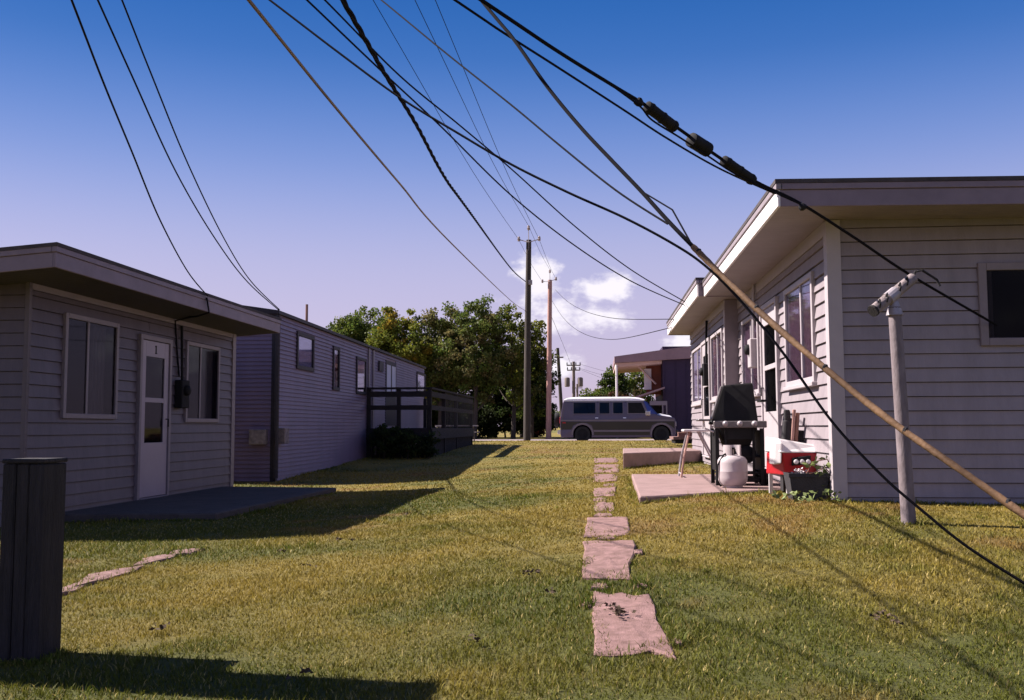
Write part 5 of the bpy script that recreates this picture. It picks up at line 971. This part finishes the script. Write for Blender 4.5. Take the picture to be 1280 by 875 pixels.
# ------------------------------------------------------------------ grass blades
def blades():
    rng = np.random.default_rng(5); xs = []; ys = []; ws = []
    def area(y0, y1, dens, wfac):
        n = int((y1 - y0) * 2 * (0.62 * y1 + 1.2) * dens); y = rng.uniform(y0, y1, n); x = rng.uniform(-1, 1, n) * (0.62 * y1 + 1.2) - 0.09 * y
        xs.append(x); ys.append(y); ws.append(np.full(n, wfac))
    area(1.8, 3.0, 5200, 1.0); area(3.0, 4.6, 8500, 1.0); area(4.6, 6.5, 5600, 1.2); area(6.5, 9, 3200, 1.55); area(9, 13, 1500, 2.2); area(13, 20, 520, 3.4); area(20, 30, 170, 5.0); area(30, 42.3, 75, 7.0)
    x = np.concatenate(xs); y = np.concatenate(ys); w = np.concatenate(ws)
    bad = (x < LX + 0.02) & (y > 9.25) & (y < 14.95) | (x > RX) & (y > RY) & (y < 20.5) | (x < -5.72) & (y > 16.9) & (y < 33.8)
    for poly in EXCL: bad |= inpoly(x, y, poly)
    # bare scuffed spots
    bare = vnoise(x, y, 2.6, 21) * 0.6 + vnoise(x, y, 7, 22) * 0.4 > 0.80
    keep = ~bad & ~(bare & (rng.uniform(0, 1, len(x)) < 0.7)); x, y, w = x[keep], y[keep], w[keep]; n0 = len(x)
    ex, ey = [], []
    for (xa, ya, xb, yb, k, sp) in ((2.0, 8.96, 5.2, 8.96, 1500, 0.03), (0.36, 9.10, 2.05, 10.46, 900, 0.025), (0.35, 9.15, 0.42, 13.4, 700, 0.03), (0.38, 16.55, 1.9, 18.3, 350, 0.05), (-3.93, 9.86, -3.83, 14.2, 700, 0.04), (-5.6, 9.66, -3.95, 9.86, 500, 0.04), (-5.68, 17.0, -5.98, 33, 900, 0.06), (cb.x - 0.06, cb.y, cb.x + 0.06, cb.y, 140, 0.05), (bp_.x - 0.12, bp_.y - 0.02, bp_.x + 0.14, bp_.y - 0.02, 260, 0.025), (bp_.x + 0.12, bp_.y, bp_.x + 0.12, bp_.y + 0.2, 160, 0.025)):
        t = rng.uniform(0, 1, k); ex.append(xa + (xb - xa) * t + rng.normal(0, sp, k)); ey.append(ya + (yb - ya) * t - np.abs(rng.normal(0, sp, k)))
    for poly in EXCL:
        if len(poly) < 10: continue
        P_ = np.array(poly); L_ = len(P_); k = 160; i_ = rng.integers(0, L_, k); t = rng.uniform(0, 1, k)[:, None]; q_ = P_[i_] * (1 - t) + P_[(i_ + 1) % L_] * t; ex.append(q_[:, 0] + rng.normal(0, 0.012, k)); ey.append(q_[:, 1] + rng.normal(0, 0.02, k))
    cxs, cys = rng.uniform(-4, 4, 80), rng.uniform(2.6, 12, 80)
    for a_, b_ in zip(cxs, cys): ex.append(a_ + rng.normal(0, 0.035, 26)); ey.append(b_ + rng.normal(0, 0.035, 26))
    ex = np.concatenate(ex); ey = np.concatenate(ey); ok = np.ones(len(ex), bool)
    for poly in EXCL:
        if len(poly) < 10: ok &= ~inpoly(ex, ey, poly)
    ex, ey = ex[ok], ey[ok]; x = np.concatenate([x, ex]); y = np.concatenate([y, ey]); w = np.concatenate([w, np.clip(ey / 4.5, 1, 3.5)]); n = len(x); z = gz(x, y)
    tuft = vnoise(x, y, 5.0, 31) * 0.5 + vnoise(x, y, 1.6, 32) * 0.5
    h = (0.009 + 0.023 * tuft) * rng.uniform(0.6, 1.35, n); tall = rng.uniform(0, 1, n) < 0.012; h[tall] *= 1.7; h[n0:] *= rng.uniform(1.2, 2.1, n - n0)
    bw = 0.0022 * w * rng.uniform(0.7, 1.3, n); a = rng.uniform(0, 2 * np.pi, n); lean = rng.uniform(0.2, 1.1, n) * h; la = rng.uniform(0, 2 * np.pi, n)
    B = np.stack([x, y, z - 0.004], 1); sv = np.stack([np.cos(a), np.sin(a), 0 * a], 1) * bw[:, None]; lv = np.stack([np.cos(la), np.sin(la), 0 * a], 1) * lean[:, None]; up = np.zeros((n, 3)); up[:, 2] = h
    co = np.stack([B - sv, B + sv, B + lv * 0.35 + up * 0.62 + sv * 0.75, B + lv * 0.35 + up * 0.62 - sv * 0.75, B + lv + up], 1).reshape(-1, 3)
    i = np.arange(n)[:, None] * 5; tri = np.concatenate([i + np.array([[0, 1, 2]]), i + np.array([[0, 2, 3]]), i + np.array([[3, 2, 4]])], 0)
    c = lawn_col(x, y) * rng.uniform(0.6, 1.35, (n, 1)); c[n0:] *= np.array([0.75, 0.95, 0.9]); st = rng.uniform(0, 1, n) < 0.10; c[st] = np.array([0.36, 0.28, 0.10]) * rng.uniform(0.7, 1.2, (st.sum(), 1))
    cc = np.repeat(c, 5, 0)
    o = mesh_np('grass', co, tri, 'grass_blades', cc); meta(o, 'short mown grass blades covering the lawn', 'grass', kind='stuff'); print('blades', n)
blades()
# clods and dead leaves lying on the lawn
cl = MB()
for (px_, py2) in ((768, 763), (774, 768), (781, 766), (764, 758), (668, 716), (660, 717), (690, 740), (508, 642), (424, 675), (200, 785), (384, 708), (595, 800), (1105, 768), (1118, 778), (1095, 772), (440, 676), (380, 842), (352, 690)):
    p = ray_ground(px_, py2, 0.03)
    for j in range(12): 
        q = p + Vector((random.gauss(0, 0.018), random.gauss(0, 0.03), random.uniform(0, 0.012))); leaf_mb(cl, q, random.uniform(0.012, 0.032), 0.9)
meta(cl.build('leaf_litter', 'dead_leaf', None), 'dark clods and dead leaves scattered on the lawn', 'litter', kind='stuff')
